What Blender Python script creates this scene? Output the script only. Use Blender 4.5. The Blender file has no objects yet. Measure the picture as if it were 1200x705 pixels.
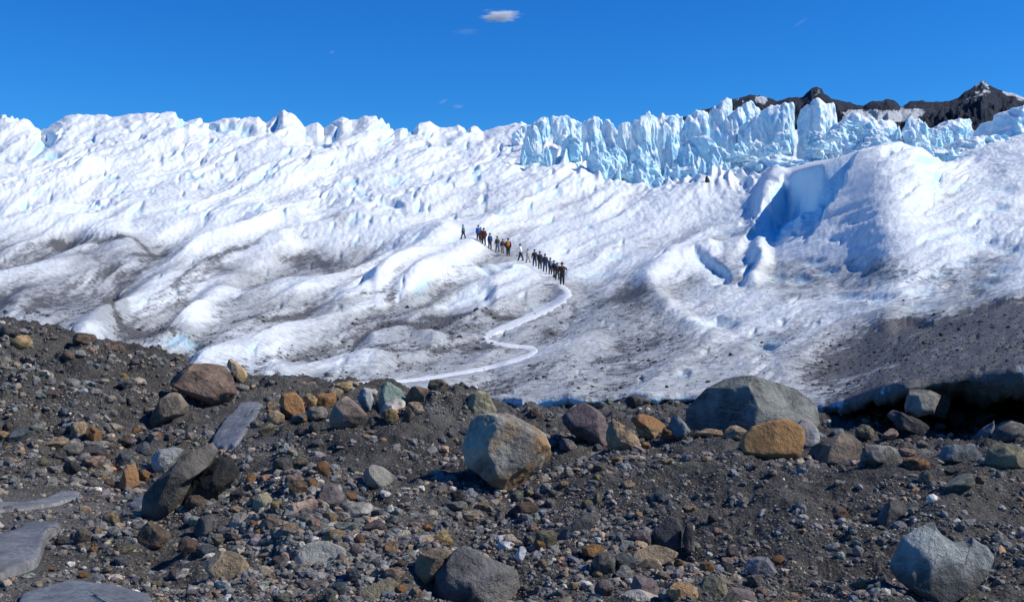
import bpy, bmesh, math, random
import numpy as np
from mathutils import Vector, Matrix, Euler

random.seed(7)
RNG = np.random.default_rng(11)
SC = bpy.context.scene
COL = SC.collection

# ------------------------------------------------------------------ camera, sky, sun, exposure
F = 1287.0            # focal length in photo pixels (photo is 1200 x 705)
CX, CY = 600.0, 352.5
CZ = 2.05             # eye height over the gravel in front
cam_d = bpy.data.cameras.new('camera'); cam = bpy.data.objects.new('camera', cam_d); COL.objects.link(cam)
cam_d.sensor_width = 36.0; cam_d.lens = F * 36.0 / 1200.0
cam_d.clip_start = 0.1; cam_d.clip_end = 60000
cam.location = (0, 0, CZ); cam.rotation_euler = (math.radians(90), 0, 0)
SC.camera = cam
SC.render.resolution_x = 1024; SC.render.resolution_y = 601

SUN_ELEV, SUN_AZ = 43.0, 96.0         # azimuth clockwise from the viewing direction (+Y)
world = bpy.data.worlds.new("World"); SC.world = world; world.use_nodes = True
wn = world.node_tree; wn.nodes.clear()
w_out = wn.nodes.new('ShaderNodeOutputWorld'); w_bg = wn.nodes.new('ShaderNodeBackground')
w_sky = wn.nodes.new('ShaderNodeTexSky'); w_sky.sky_type = 'NISHITA'; w_sky.sun_disc = False
w_sky.sun_elevation = math.radians(SUN_ELEV); w_sky.sun_rotation = math.radians(SUN_AZ)
w_sky.altitude = 600; w_sky.air_density = 1.0; w_sky.dust_density = 0.0; w_sky.ozone_density = 3.0
w_hsv = wn.nodes.new('ShaderNodeHueSaturation'); w_hsv.inputs['Saturation'].default_value = 1.35
w_hsv.inputs['Value'].default_value = 1.0; w_hsv.inputs['Hue'].default_value = 0.503
w_tint = wn.nodes.new('ShaderNodeMix'); w_tint.data_type = 'RGBA'; w_tint.blend_type = 'MULTIPLY'
w_tint.inputs['Factor'].default_value = 1.0; w_tint.inputs[7].default_value = (0.23, 0.64, 0.96, 1)
w_bg.inputs['Strength'].default_value = 0.145
wn.links.new(w_sky.outputs[0], w_hsv.inputs['Color']); wn.links.new(w_hsv.outputs[0], w_tint.inputs[6])
wn.links.new(w_tint.outputs[2], w_bg.inputs[0]); wn.links.new(w_bg.outputs[0], w_out.inputs[0])
sun_d = bpy.data.lights.new('sun', 'SUN'); sun = bpy.data.objects.new('sun', sun_d); COL.objects.link(sun)
sun_d.energy = 4.5; sun_d.angle = math.radians(0.5); sun_d.color = (1.0, 0.98, 0.88)
e, a = math.radians(SUN_ELEV), math.radians(SUN_AZ)
SUNV = Vector((math.sin(a)*math.cos(e), math.cos(a)*math.cos(e), math.sin(e)))
sun.rotation_euler = SUNV.to_track_quat('Z', 'Y').to_euler(); sun.location = SUNV*50
SC.view_settings.view_transform = 'Standard'; SC.view_settings.look = 'None'
SC.view_settings.exposure = 0.0; SC.view_settings.gamma = 1.0
try:
    SC.cycles.volume_bounces = 6; SC.cycles.diffuse_bounces = 4; SC.cycles.max_bounces = 8
except Exception: pass

# ------------------------------------------------------------------ helpers
def tag(o, label=None, cat=None, group=None, kind=None):
    if label: o['label'] = label
    if cat: o['category'] = cat
    if group: o['group'] = group
    if kind: o['kind'] = kind
    return o

def empty(name, loc):
    o = bpy.data.objects.new(name, None); COL.objects.link(o); o.location = loc
    o.empty_display_size = 0.3
    return o

def mesh_np(name, V, Fc, smooth=True):
    """V (n,3); Fc (m,k) with k 3 or 4"""
    me = bpy.data.meshes.new(name)
    V = np.ascontiguousarray(V, dtype=np.float32); Fc = np.ascontiguousarray(Fc, dtype=np.int32)
    n, k = Fc.shape
    me.vertices.add(len(V)); me.vertices.foreach_set('co', V.ravel())
    me.loops.add(n*k); me.loops.foreach_set('vertex_index', Fc.ravel())
    me.polygons.add(n)
    me.polygons.foreach_set('loop_start', np.arange(0, n*k, k, dtype=np.int32))
    me.polygons.foreach_set('loop_total', np.full(n, k, dtype=np.int32))
    if smooth: me.polygons.foreach_set('use_smooth', np.ones(n, dtype=bool))
    me.update(calc_edges=True)
    return me

def link(name, me, mat=None, parent=None, loc=None):
    o = bpy.data.objects.new(name, me); COL.objects.link(o)
    if mat and not me.materials: me.materials.append(mat)
    if parent: o.parent = parent
    if loc is not None: o.location = loc
    return o

def grid_faces(nr, nc):
    i = np.arange(nr-1)[:, None]*nc + np.arange(nc-1)[None, :]
    return np.stack([i, i+1, i+nc+1, i+nc], -1).reshape(-1, 4)

def vcol(me, name, arr):
    at = me.color_attributes.new(name, 'FLOAT_COLOR', 'POINT')
    at.data.foreach_set('color', np.ascontiguousarray(arr, dtype=np.float32).ravel())

# ---- numpy noise
_perm = {}
def _tab(seed):
    if seed not in _perm:
        r = np.random.default_rng(1000+seed)
        p = r.permutation(256); p = np.concatenate([p, p, p])
        g2 = np.exp(1j*r.random(256)*2*np.pi)
        g3 = r.normal(size=(256, 3)); g3 /= np.linalg.norm(g3, axis=1)[:, None]
        _perm[seed] = (p, g2.real.copy(), g2.imag.copy(), g3)
    return _perm[seed]
def pn2(x, y, seed=0):
    p, gx, gy, _ = _tab(seed)
    xi = np.floor(x).astype(np.int64); yi = np.floor(y).astype(np.int64)
    xf = x-xi; yf = y-yi; xi &= 255; yi &= 255
    u = xf*xf*xf*(xf*(xf*6-15)+10); v = yf*yf*yf*(yf*(yf*6-15)+10)
    def g(ix, iy, dx, dy):
        h = p[p[ix]+iy] & 255
        return gx[h]*dx+gy[h]*dy
    a0 = g(xi, yi, xf, yf); b0 = g(xi+1, yi, xf-1, yf)
    c0 = g(xi, yi+1, xf, yf-1); d0 = g(xi+1, yi+1, xf-1, yf-1)
    return ((a0+u*(b0-a0))*(1-v)+(c0+u*(d0-c0))*v)*1.45
def pn3(P, seed=0):
    p, _, _, g3 = _tab(seed)
    I = np.floor(P).astype(np.int64); f = P-I; I &= 255
    w = f*f*f*(f*(f*6-15)+10)
    out = 0
    for dx in (0, 1):
        for dy in (0, 1):
            for dz in (0, 1):
                h = p[p[p[I[:, 0]+dx]+I[:, 1]+dy]+I[:, 2]+dz] & 255
                g = g3[h]
                d = g[:, 0]*(f[:, 0]-dx)+g[:, 1]*(f[:, 1]-dy)+g[:, 2]*(f[:, 2]-dz)
                out = out+d*(w[:, 0] if dx else 1-w[:, 0])*(w[:, 1] if dy else 1-w[:, 1])*(w[:, 2] if dz else 1-w[:, 2])
    return out*1.5
def fbm2(x, y, oct=4, seed=0, gain=0.5):
    s = 0; a0 = 1
    for k in range(oct):
        s = s+a0*pn2(x*2**k+k*17.3, y*2**k+k*9.1, seed+k); a0 *= gain
    return s
def ridg(x, y, seed=0):
    return 1-np.abs(pn2(x, y, seed))*2
def sstep(a0, b0, x):
    t = np.clip((x-a0)/(b0-a0), 0, 1); return t*t*(3-2*t)

class Table:
    """photo row of a surface as a smooth function of photo column and log depth"""
    def __init__(s, cols, Ys, vals, sm=0):
        cols = np.array(cols, float); L = np.log(np.array(Ys, float)); vals = np.array(vals, float)
        s.c0, s.c1, s.l0, s.l1 = cols[0], cols[-1], L[0], L[-1]
        s.nc, s.nl = 700, 500
        lc = np.linspace(s.c0, s.c1, s.nc); ll = np.linspace(s.l0, s.l1, s.nl)
        A = np.stack([s.herm(L, v, ll) for v in vals])            # col x l
        s.T = np.stack([s.herm(cols, A[:, j], lc) for j in range(s.nl)], 1)
        if sm:
            k = np.exp(-0.5*(np.arange(-3*sm, 3*sm+1)/sm)**2); k /= k.sum()
            Tp = np.pad(s.T, ((3*sm, 3*sm), (0, 0)), mode='edge')
            s.T = sum(k[i]*Tp[i:i+s.nc] for i in range(len(k)))
    @staticmethod
    def herm(X, V, q):
        h = np.diff(X); d = np.diff(V)/h
        m = np.zeros(len(X)); m[0] = d[0]; m[-1] = d[-1]
        for i in range(1, len(X)-1):
            if d[i-1]*d[i] > 0:
                w1 = 2*h[i]+h[i-1]; w2 = h[i]+2*h[i-1]
                m[i] = (w1+w2)/(w1/d[i-1]+w2/d[i])
        k = np.clip(np.searchsorted(X, q)-1, 0, len(h)-1)
        t = (q-X[k])/h[k]; t2 = t*t; t3 = t2*t
        return (2*t3-3*t2+1)*V[k]+(t3-2*t2+t)*h[k]*m[k]+(-2*t3+3*t2)*V[k+1]+(t3-t2)*h[k]*m[k+1]
    def __call__(s, px, Y):
        u = np.clip((px-s.c0)/(s.c1-s.c0), 0, 0.999999)*(s.nc-1)
        v = np.clip((np.log(Y)-s.l0)/(s.l1-s.l0), 0, 0.999999)*(s.nl-1)
        i = u.astype(int); j = v.astype(int); fu = u-i; fv = v-j
        T = s.T
        return (T[i, j]*(1-fu)+T[i+1, j]*fu)*(1-fv)+(T[i, j+1]*(1-fu)+T[i+1, j+1]*fu)*fv

def w_from(px, py, Y):
    return ((px-CX)/F*Y, Y, CZ-(py-CY)/F*Y)

# ------------------------------------------------------------------ materials
def newmat(name):
    m = bpy.data.materials.new(name); m.use_nodes = True
    nt = m.node_tree; nt.nodes.clear()
    out = nt.nodes.new('ShaderNodeOutputMaterial'); b = nt.nodes.new('ShaderNodeBsdfPrincipled')
    nt.links.new(b.outputs[0], out.inputs[0])
    return m, nt, b
class NB:
    def __init__(s, nt): s.nt = nt
    def n(s, typ, **kw):
        nd = s.nt.nodes.new(typ)
        for k, v in kw.items(): setattr(nd, k, v)
        return nd
    def val(s, sock, v):
        if isinstance(v, (int, float)): sock.default_value = v
        elif isinstance(v, tuple): sock.default_value = v if len(v) == len(sock.default_value) else (*v, 1)
        else: s.nt.links.new(v, sock)
    def math(s, op, a0, b0=None, clamp=False, c0=None):
        nd = s.n('ShaderNodeMath', operation=op, use_clamp=clamp); s.val(nd.inputs[0], a0)
        if b0 is not None: s.val(nd.inputs[1], b0)
        if c0 is not None: s.val(nd.inputs[2], c0)
        return nd.outputs[0]
    def mix(s, f, a0, b0, bt='MIX'):
        nd = s.n('ShaderNodeMix', data_type='RGBA', blend_type=bt)
        s.val(nd.inputs[0], f); s.val(nd.inputs[6], a0); s.val(nd.inputs[7], b0); return nd.outputs[2]
    def noise(s, vec, scale, detail=5, rough=0.55, dist=0.0, out=0):
        nd = s.n('ShaderNodeTexNoise'); s.val(nd.inputs['Scale'], scale); s.val(nd.inputs['Detail'], detail)
        s.val(nd.inputs['Roughness'], rough); s.val(nd.inputs['Distortion'], dist)
        if vec is not None: s.nt.links.new(vec, nd.inputs['Vector'])
        return nd.outputs[out]
    def vor(s, vec, scale, feature='F1', out='Distance', rnd=1.0):
        nd = s.n('ShaderNodeTexVoronoi', feature=feature); s.val(nd.inputs['Scale'], scale); s.val(nd.inputs['Randomness'], rnd)
        if vec is not None: s.nt.links.new(vec, nd.inputs['Vector'])
        return nd.outputs[out]
    def ss(s, x, lo, hi, a0=0.0, b0=1.0):
        nd = s.n('ShaderNodeMapRange', interpolation_type='SMOOTHSTEP')
        for i, v in enumerate((x, lo, hi, a0, b0)): s.val(nd.inputs[i], v)
        return nd.outputs[0]
    def attr(s, name, typ='GEOMETRY'):
        nd = s.n('ShaderNodeAttribute', attribute_name=name, attribute_type=typ); return nd
    def sep(s, c):
        nd = s.n('ShaderNodeSeparateColor'); s.nt.links.new(c, nd.inputs[0]); return nd.outputs
    def bump(s, h, dist, strength=1.0, prev=None):
        nd = s.n('ShaderNodeBump'); s.val(nd.inputs['Height'], h); s.val(nd.inputs['Distance'], dist)
        s.val(nd.inputs['Strength'], strength)
        if prev is not None: s.nt.links.new(prev, nd.inputs['Normal'])
        return nd.outputs[0]
    def map(s, vec, scale):
        nd = s.n('ShaderNodeMapping'); nd.inputs['Scale'].default_value = scale
        s.nt.links.new(vec, nd.inputs['Vector']); return nd.outputs[0]
    def pos(s): return s.n('ShaderNodeNewGeometry').outputs['Position']
    def ntrue(s):
        nd = s.n('ShaderNodeSeparateXYZ'); s.nt.links.new(s.n('ShaderNodeNewGeometry').outputs['Normal'], nd.inputs[0]); return nd.outputs[2]

def mat_ice():
    m, nt, b = newmat('glacier_ice'); q = NB(nt); P = q.pos()
    ms = q.sep(q.attr('mask').outputs['Color'])          # R dirt with painted shade, G blue ice, B grey film
    n1 = q.noise(P, 0.35, 6, 0.6); n2 = q.noise(P, 2.6, 6, 0.65); n3 = q.noise(P, 9.0, 6, 0.8)
    white = q.mix(q.ss(n1, 0.35, 0.7), (0.84, 0.845, 0.83), (0.76, 0.78, 0.79))
    white = q.mix(q.ss(n2, 0.5, 0.75, 0, 0.35), white, (0.62, 0.68, 0.74))
    lowz = q.math('ADD', 0.12, q.math('MULTIPLY', ms[2], 0.9), True)
    white = q.mix(q.math('MULTIPLY', q.ss(n3, 0.52, 0.66), lowz), white, (0.42, 0.43, 0.45))
    grey = q.mix(q.ss(n2, 0.3, 0.7), (0.50, 0.50, 0.49), (0.35, 0.35, 0.345))
    fg = q.ss(q.math('ADD', ms[2], q.math('MULTIPLY', q.math('SUBTRACT', n2, 0.5), 1.1)), 0.15, 0.95)
    c = q.mix(fg, white, grey)
    steep = q.ss(q.ntrue(), 0.80, 0.35)
    fb = q.math('MAXIMUM', ms[1], q.math('MULTIPLY', steep, 0.8), True)
    blue = q.mix(q.ss(n1, 0.3, 0.7), (0.42, 0.77, 0.93), (0.55, 0.84, 0.94))
    c = q.mix(fb, c, blue)
    sp = q.math('ADD', q.math('MULTIPLY', q.math('SUBTRACT', n2, 0.5), 2.2), q.math('MULTIPLY', q.math('SUBTRACT', n3, 0.5), 2.6))
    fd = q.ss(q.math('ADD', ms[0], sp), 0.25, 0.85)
    dirt_shade = q.mix(q.ss(n3, 0.35, 0.65), (0.042, 0.038, 0.034), (0.130, 0.120, 0.109))
    c = q.mix(q.math('MULTIPLY', fd, 0.93), c, dirt_shade)
    nt.links.new(c, b.inputs['Base Color']); b.inputs['Roughness'].default_value = 0.62
    b.inputs['Specular IOR Level'].default_value = 0.3
    h = q.math('ADD', q.math('MULTIPLY', n2, 0.5), q.math('MULTIPLY', n3, 0.14))
    h = q.math('ADD', h, q.math('MULTIPLY', q.noise(P, 0.5, 3, 0.5), 1.2))
    nt.links.new(q.bump(h, 0.30, 0.9), b.inputs['Normal'])
    return m

def mat_serac():
    m, nt, b = newmat('blue_serac_ice'); q = NB(nt); P = q.pos()
    n1 = q.noise(P, 0.06, 6, 0.65); n2 = q.noise(P, 0.9, 6, 0.65)
    up = q.ss(q.math('ADD', q.ntrue(), q.math('MULTIPLY', q.math('SUBTRACT', q.noise(P, 0.25, 6, 0.7), 0.5), 3.2)), 0.0, 0.42)
    blue = q.mix(q.ss(n1, 0.35, 0.65), (0.30, 0.62, 0.85), (0.68, 0.83, 0.90))
    c = q.mix(up, blue, (0.84, 0.88, 0.90))
    nt.links.new(c, b.inputs['Base Color']); b.inputs['Roughness'].default_value = 0.5
    fl = q.noise(q.map(P, (1, 1, 0.25)), 0.7, 5, 0.6)
    nt.links.new(q.bump(q.math('ADD', q.math('MULTIPLY', fl, 1.4), q.math('MULTIPLY', n2, 0.5)), 0.8, 0.8), b.inputs['Normal'])
    b.inputs['Subsurface Weight'].default_value = 0.35
    b.inputs['Subsurface Radius'].default_value = (0.3, 0.8, 1.0); b.inputs['Subsurface Scale'].default_value = 1.5
    return m

def mat_ground():
    m, nt, b = newmat('moraine_gravel'); q = NB(nt); P = q.pos()
    n0 = q.noise(P, 0.45, 4, 0.5); n1 = q.noise(P, 6, 7, 0.65); n2 = q.noise(P, 45, 4, 0.7)
    base = q.mix(q.ss(n0, 0.35, 0.65), (0.040, 0.0365, 0.032), (0.070, 0.063, 0.053))
    v = q.n('ShaderNodeTexVoronoi'); v.inputs['Scale'].default_value = 55; nt.links.new(P, v.inputs['Vector'])
    cs = q.sep(v.outputs['Color'])
    speck = q.math('MULTIPLY', q.math('GREATER_THAN', cs[0], 0.86), q.math('LESS_THAN', v.outputs['Distance'], 0.42))
    base = q.mix(q.ss(n1, 0.4, 0.7, 0, 0.75), base, (0.135, 0.120, 0.104))
    base = q.mix(q.ss(n2, 0.62, 0.35, 0, 0.6), base, (0.035, 0.032, 0.030))
    sc = q.mix(cs[1], (0.30, 0.26, 0.21), (0.22, 0.24, 0.25))
    base = q.mix(q.math('MULTIPLY', speck, 0.7), base, sc)
    ms = q.sep(q.attr('mask').outputs['Color'])          # R darker earth, G pale silt
    base = q.mix(q.math('MULTIPLY', ms[0], 0.55), base, (0.030, 0.027, 0.025))
    base = q.mix(q.math('MULTIPLY', ms[1], 0.7), base, (0.17, 0.16, 0.145))
    nt.links.new(base, b.inputs['Base Color']); b.inputs['Roughness'].default_value = 0.93
    b.inputs['Specular IOR Level'].default_value = 0.25
    h = q.math('ADD', q.math('MULTIPLY', n1, 1.0), q.math('MULTIPLY', n2, 0.25))
    h = q.math('ADD', h, q.math('MULTIPLY', q.vor(P, 28), -0.35))
    nt.links.new(q.bump(h, 0.06, 1.0), b.inputs['Normal'])
    return m

def mat_rock(name, stain=None, amt=0.0, band=0.0, speck=0.5, bumpd=0.05, dust=0.35, dtop=0.42):
    m, nt, b = newmat(name); q = NB(nt)
    oi = q.n('ShaderNodeObjectInfo'); tc = q.n('ShaderNodeTexCoord')
    off = q.n('ShaderNodeVectorMath', operation='ADD'); nt.links.new(tc.outputs['Object'], off.inputs[0])
    sc = q.n('ShaderNodeVectorMath', operation='SCALE'); nt.links.new(oi.outputs['Location'], sc.inputs[0]); sc.inputs['Scale'].default_value = 1.7
    nt.links.new(sc.outputs[0], off.inputs[1]); P = off.outputs[0]
    if band:
        PB = q.map(P, (1.0, 1.0, 6.0))
    n1 = q.noise(P, 2.2, 6, 0.62, 0.4); n2 = q.noise(P, 14, 6, 0.7); n3 = q.noise(P, 60, 3, 0.7)
    c = oi.outputs['Color']
    dark = q.mix(1.0, c, (0.40, 0.39, 0.39), 'MULTIPLY'); light = q.mix(1.0, c, (1.6, 1.55, 1.45), 'MULTIPLY')
    base = q.mix(q.ss(n1, 0.40, 0.62), dark, light)
    base = q.mix(q.ss(n2, 0.38, 0.68, 0, 0.75), base, c)
    if band:
        base = q.mix(q.ss(q.noise(PB, 2.4, 4, 0.6, 1.0), 0.50, 0.62, 0, band), base, light)
    if stain:
        ns = q.noise(P, 1.3, 5, 0.6, 0.6)
        base = q.mix(q.ss(ns, 0.62-0.25*amt, 0.74-0.25*amt, 0, 0.85), base, stain)
    base = q.mix(q.math('MULTIPLY', q.ss(n3, 0.62, 0.75), speck), base, q.mix(1.0, c, (1.9, 1.85, 1.8), 'MULTIPLY'))
    base = q.mix(q.math('MULTIPLY', q.ss(n3, 0.38, 0.28), speck), base, q.mix(1.0, c, (0.35, 0.35, 0.35), 'MULTIPLY'))
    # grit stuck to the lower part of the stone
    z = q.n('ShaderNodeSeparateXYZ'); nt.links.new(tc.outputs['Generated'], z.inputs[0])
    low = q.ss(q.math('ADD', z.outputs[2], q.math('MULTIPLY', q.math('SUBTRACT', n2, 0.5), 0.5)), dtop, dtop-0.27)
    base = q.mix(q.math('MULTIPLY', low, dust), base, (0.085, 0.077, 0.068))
    nt.links.new(base, b.inputs['Base Color'])
    b.inputs['Roughness'].default_value = 0.82; b.inputs['Specular IOR Level'].default_value = 0.35
    h = q.math('ADD', q.math('MULTIPLY', n1, 1.5), q.math('ADD', q.math('MULTIPLY', n2, 0.65), q.math('MULTIPLY', n3, 0.10)))
    dv = q.n('ShaderNodeVectorMath', operation='MULTIPLY_ADD'); nt.links.new(q.noise(P, 3.0, 4, 0.6, 0, 1), dv.inputs[0]); dv.inputs[1].default_value = (.9, .9, .9); nt.links.new(P, dv.inputs[2])
    cr = q.vor(dv.outputs[0], 1.7, 'DISTANCE_TO_EDGE')
    h = q.math('ADD', h, q.math('MULTIPLY', q.ss(cr, 0.0, 0.03), 0.07))
    nt.links.new(q.bump(h, bumpd, 1.0), b.inputs['Normal'])
    return m

def mat_pebble():
    m, nt, b = newmat('mixed_pebbles'); q = NB(nt)
    c = q.attr('pcol', 'INSTANCER').outputs['Color']
    tc = q.n('ShaderNodeTexCoord'); P = q.pos()
    n = q.noise(P, 45, 3, 0.6)
    base = q.mix(q.ss(n, 0.35, 0.65), q.mix(1.0, c, (0.68, 0.68, 0.68), 'MULTIPLY'), q.mix(1.0, c, (1.2, 1.2, 1.2), 'MULTIPLY'))
    nt.links.new(base, b.inputs['Base Color']); b.inputs['Roughness'].default_value = 0.8
    b.inputs['Specular IOR Level'].default_value = 0.35
    nt.links.new(q.bump(n, 0.01, 0.7), b.inputs['Normal'])
    return m

def mat_dirtyice():
    m, nt, b = newmat('silty_dead_ice'); q = NB(nt); P = q.pos()
    n1 = q.noise(P, 2.2, 6, 0.6, 0.5); n2 = q.noise(P, 25, 5, 0.7)
    oi = q.n('ShaderNodeObjectInfo'); c = oi.outputs['Color']
    base = q.mix(q.ss(n1, 0.35, 0.65), q.mix(1.0, c, (0.62, 0.60, 0.58), 'MULTIPLY'), c)
    base = q.mix(q.ss(n2, 0.46, 0.66, 0, 0.8), base, (0.085, 0.076, 0.066))
    base = q.mix(q.ss(q.noise(q.map(P, (1, 4, 1)), 3.0, 5, 0.7), 0.52, 0.66, 0, 0.6), base, (0.075, 0.068, 0.06))
    nt.links.new(base, b.inputs['Base Color']); b.inputs['Roughness'].default_value = 0.55
    nt.links.new(q.bump(q.math('ADD', n1, q.math('MULTIPLY', n2, 0.3)), 0.03, 0.9), b.inputs['Normal'])
    return m

def mat_mountain():
    m, nt, b = newmat('mountain_rock'); q = NB(nt); P = q.pos()
    n1 = q.noise(P, 0.004, 8, 0.65, 0.5); n2 = q.noise(P, 0.02, 6, 0.7)
    c = q.mix(q.ss(n1, 0.35, 0.65), (0.018, 0.028, 0.054), (0.034, 0.039, 0.060))  # distance haze painted into the rock as a blue tone
    c = q.mix(q.ss(n2, 0.5, 0.75, 0, 0.5), c, (0.075, 0.074, 0.088))
    ms = q.sep(q.attr('mask').outputs['Color'])
    f = q.ss(q.math('ADD', ms[0], q.math('MULTIPLY', q.math('SUBTRACT', q.noise(P, 0.045, 6, 0.7), 0.5), 2.4)), 0.45, 0.55)
    c = q.mix(f, c, (0.82, 0.85, 0.88))
    nt.links.new(c, b.inputs['Base Color']); b.inputs['Roughness'].default_value = 0.95
    nt.links.new(q.bump(q.math('ADD', n2, q.math('MULTIPLY', q.noise(P, 0.08, 6, 0.75), 0.5)), 30, 1.0), b.inputs['Normal'])
    return m

def mat_plain(name, rough=0.8):
    m, nt, b = newmat(name); q = NB(nt)
    oi = q.n('ShaderNodeObjectInfo'); tc = q.n('ShaderNodeTexCoord')
    n = q.noise(tc.outputs['Object'], 14, 4, 0.6)
    c = q.mix(q.ss(n, 0.3, 0.7), q.mix(1.0, oi.outputs['Color'], (0.7, 0.7, 0.7), 'MULTIPLY'), oi.outputs['Color'])
    nt.links.new(c, b.inputs['Base Color']); b.inputs['Roughness'].default_value = rough
    nt.links.new(q.bump(n, 0.02, 0.6), b.inputs['Normal'])
    return m

def mat_trail():
    m, nt, b = newmat('trodden_white_ice'); q = NB(nt); P = q.pos()
    n = q.noise(P, 6, 5, 0.65)
    c = q.mix(q.ss(n, 0.35, 0.7), (0.80, 0.80, 0.79), (0.62, 0.62, 0.62))
    c = q.mix(q.ss(q.noise(P, 14, 5, 0.75), 0.58, 0.72, 0, 0.4), c, (0.30, 0.29, 0.28))
    nt.links.new(c, b.inputs['Base Color']); b.inputs['Roughness'].default_value = 0.7
    nt.links.new(q.bump(n, 0.06, 0.8), b.inputs['Normal'])
    return m

M_ICE = mat_ice(); M_SER = mat_serac(); M_GND = mat_ground(); M_PEB = mat_pebble(); M_DICE = mat_dirtyice()
M_MTN = mat_mountain(); M_TRAIL = mat_trail()
M_ROCK = {
    'plain': mat_rock('weathered_stone'),
    'rust': mat_rock('rust_stained_stone', (0.34, 0.17, 0.065), 0.9),
    'ochre': mat_rock('ochre_patched_granite', (0.40, 0.22, 0.09), 0.62, bumpd=0.07),
    'band': mat_rock('banded_grey_stone', band=0.6, bumpd=0.07),
    'pale': mat_rock('pale_streaked_stone', (0.42, 0.42, 0.40), 0.55),
    'silted': mat_rock('silted_pale_rock', (0.34, 0.36, 0.37), 0.4, dust=0.93, dtop=0.60, bumpd=0.09),
    'dark': mat_rock('dark_fine_stone', (0.03, 0.028, 0.03), 0.5, speck=0.3),
}
M_CLOTH = mat_plain('outdoor_fabric'); M_SKIN = mat_plain('skin', 0.6)

# ------------------------------------------------------------------ moraine height field
MY = [1.5, 3.5, 5.5, 7, 8.5, 10.5, 12.5, 14.5, 16.5, 19, 22, 26, 34, 60]
MC = [-900, -300, -60, 0, 90, 160, 230, 300, 380, 450, 530, 600, 660, 740, 830, 920, 1010, 1110, 1200, 1400, 2000]
MV = [
 # 1.5   3.5   5.5  7    8.5  10.5 12.5 14.5 16.5 19   22   26   34   60
 [2000, 1090, 820, 720, 650, 600, 560, 500, 440, 385, 365, 400, 420, 420],   # -900
 [2000, 1090, 820, 722, 655, 602, 562, 510, 450, 385, 365, 400, 420, 420],   # -300
 [2000, 1090, 822, 725, 660, 606, 566, 518, 460, 400, 375, 410, 430, 430],   # -60
 [2000, 1090, 822, 725, 660, 608, 568, 524, 470, 405, 380, 415, 440, 440],   # 0
 [2000, 1090, 822, 725, 662, 610, 572, 534, 488, 425, 396, 425, 440, 440],   # 90
 [2000, 1090, 822, 725, 660, 606, 574, 542, 505, 450, 408, 430, 445, 440],   # 160
 [2000, 1090, 822, 722, 652, 598, 566, 538, 512, 472, 432, 440, 450, 445],   # 230
 [2000, 1090, 822, 720, 642, 578, 545, 518, 498, 472, 450, 444, 450, 445],   # 300
 [2000, 1090, 822, 718, 635, 562, 526, 504, 494, 478, 458, 448, 452, 445],   # 380
 [2000, 1090, 822, 718, 638, 568, 528, 499, 478, 484, 470, 456, 455, 450],   # 450
 [2000, 1090, 822, 722, 650, 584, 538, 496, 462, 484, 478, 470, 465, 455],   # 530
 [2000, 1090, 822, 724, 655, 592, 552, 520, 496, 500, 486, 474, 465, 455],   # 600
 [2000, 1090, 822, 720, 650, 586, 548, 522, 506, 496, 484, 471, 462, 455],   # 660
 [2000, 1090, 822, 718, 645, 578, 541, 521, 507, 496, 482, 469, 460, 450],   # 740
 [2000, 1090, 822, 716, 640, 566, 533, 518, 508, 494, 480, 467, 460, 450],   # 830
 [2000, 1090, 822, 714, 634, 560, 531, 534, 517, 500, 484, 470, 460, 450],   # 920
 [2000, 1090, 822, 712, 630, 560, 538, 540, 526, 507, 490, 474, 460, 450],   # 1010
 [2000, 1090, 822, 710, 626, 556, 536, 541, 532, 512, 497, 482, 465, 450],   # 1110
 [2000, 1090, 822, 708, 622, 550, 528, 532, 526, 510, 497, 482, 465, 450],   # 1200
 [2000, 1090, 822, 708, 618, 545, 520, 520, 515, 505, 495, 480, 465, 450],   # 1400
 [2000, 1090, 822, 708, 618, 545, 520, 520, 515, 505, 495, 480, 465, 450]]   # 2000
MT = Table(MC, MY, MV, 4)
def heaps(px, Y, py):
    d = 0*py
    for cx, cy, rx, ry, h in [(1105, 628, 75, 28, 20), (540, 492, 45, 18, 9), (350, 585, 60, 20, 16), (640, 548, 45, 14, -10), (760, 632, 60, 18, 9), (245, 600, 50, 25, 6), (1000, 600, 60, 20, -10), (870, 572, 70, 14, 10), (470, 560, 50, 16, -9), (1150, 580, 60, 14, 7), (450, 640, 60, 16, 6), (120, 640, 60, 16, 6), (690, 575, 40, 12, 6)]:
        d = d+h*np.exp(-((px-cx)/rx)**2-((py-cy)/ry)**2)
    return d
def mt_row(px, Y):
    p = MT(px, Y); return p-heaps(px, Y, p)
def moraine_noise(x, y):
    n = 0.20*fbm2(x*0.55, y*0.55, 3, 40)+0.15*fbm2(x*1.9+5, y*1.9, 3, 44)
    n = n+0.028*(0.5-np.abs(pn2(x*6.5, y*6.5, 51)))*2+0.016*pn2(x*17, y*17, 52)
    # runnels on the gravel faces
    return n
def moraine_z(x, y):
    x = np.asarray(x, float); y = np.asarray(y, float)
    Y = np.maximum(y, 1.5)
    px = CX+x/Y*F
    z = CZ-(mt_row(px, Y)-CY)/F*Y
    fade = sstep(1.5, 5.0, y)
    z = z*fade+(0.15+0*z)*(1-fade)*0.0+(1-fade)*(-0.02)
    amp = 0.55+0.45*sstep(12, 16, Y)
    row = CY-(z-CZ)/Y*F; flat = 0
    for cx, cy, rx, ry in [(278, 500, 46, 44), (15, 652, 85, 38), (95, 700, 120, 30), (40, 592, 95, 18), (162, 588, 26, 14)]:
        flat = np.maximum(flat, np.exp(-(((px-cx)/rx)**2+((row-cy)/ry)**2)**2))
    return z+moraine_noise(x, y)*amp*(1-0.8*flat)
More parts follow.
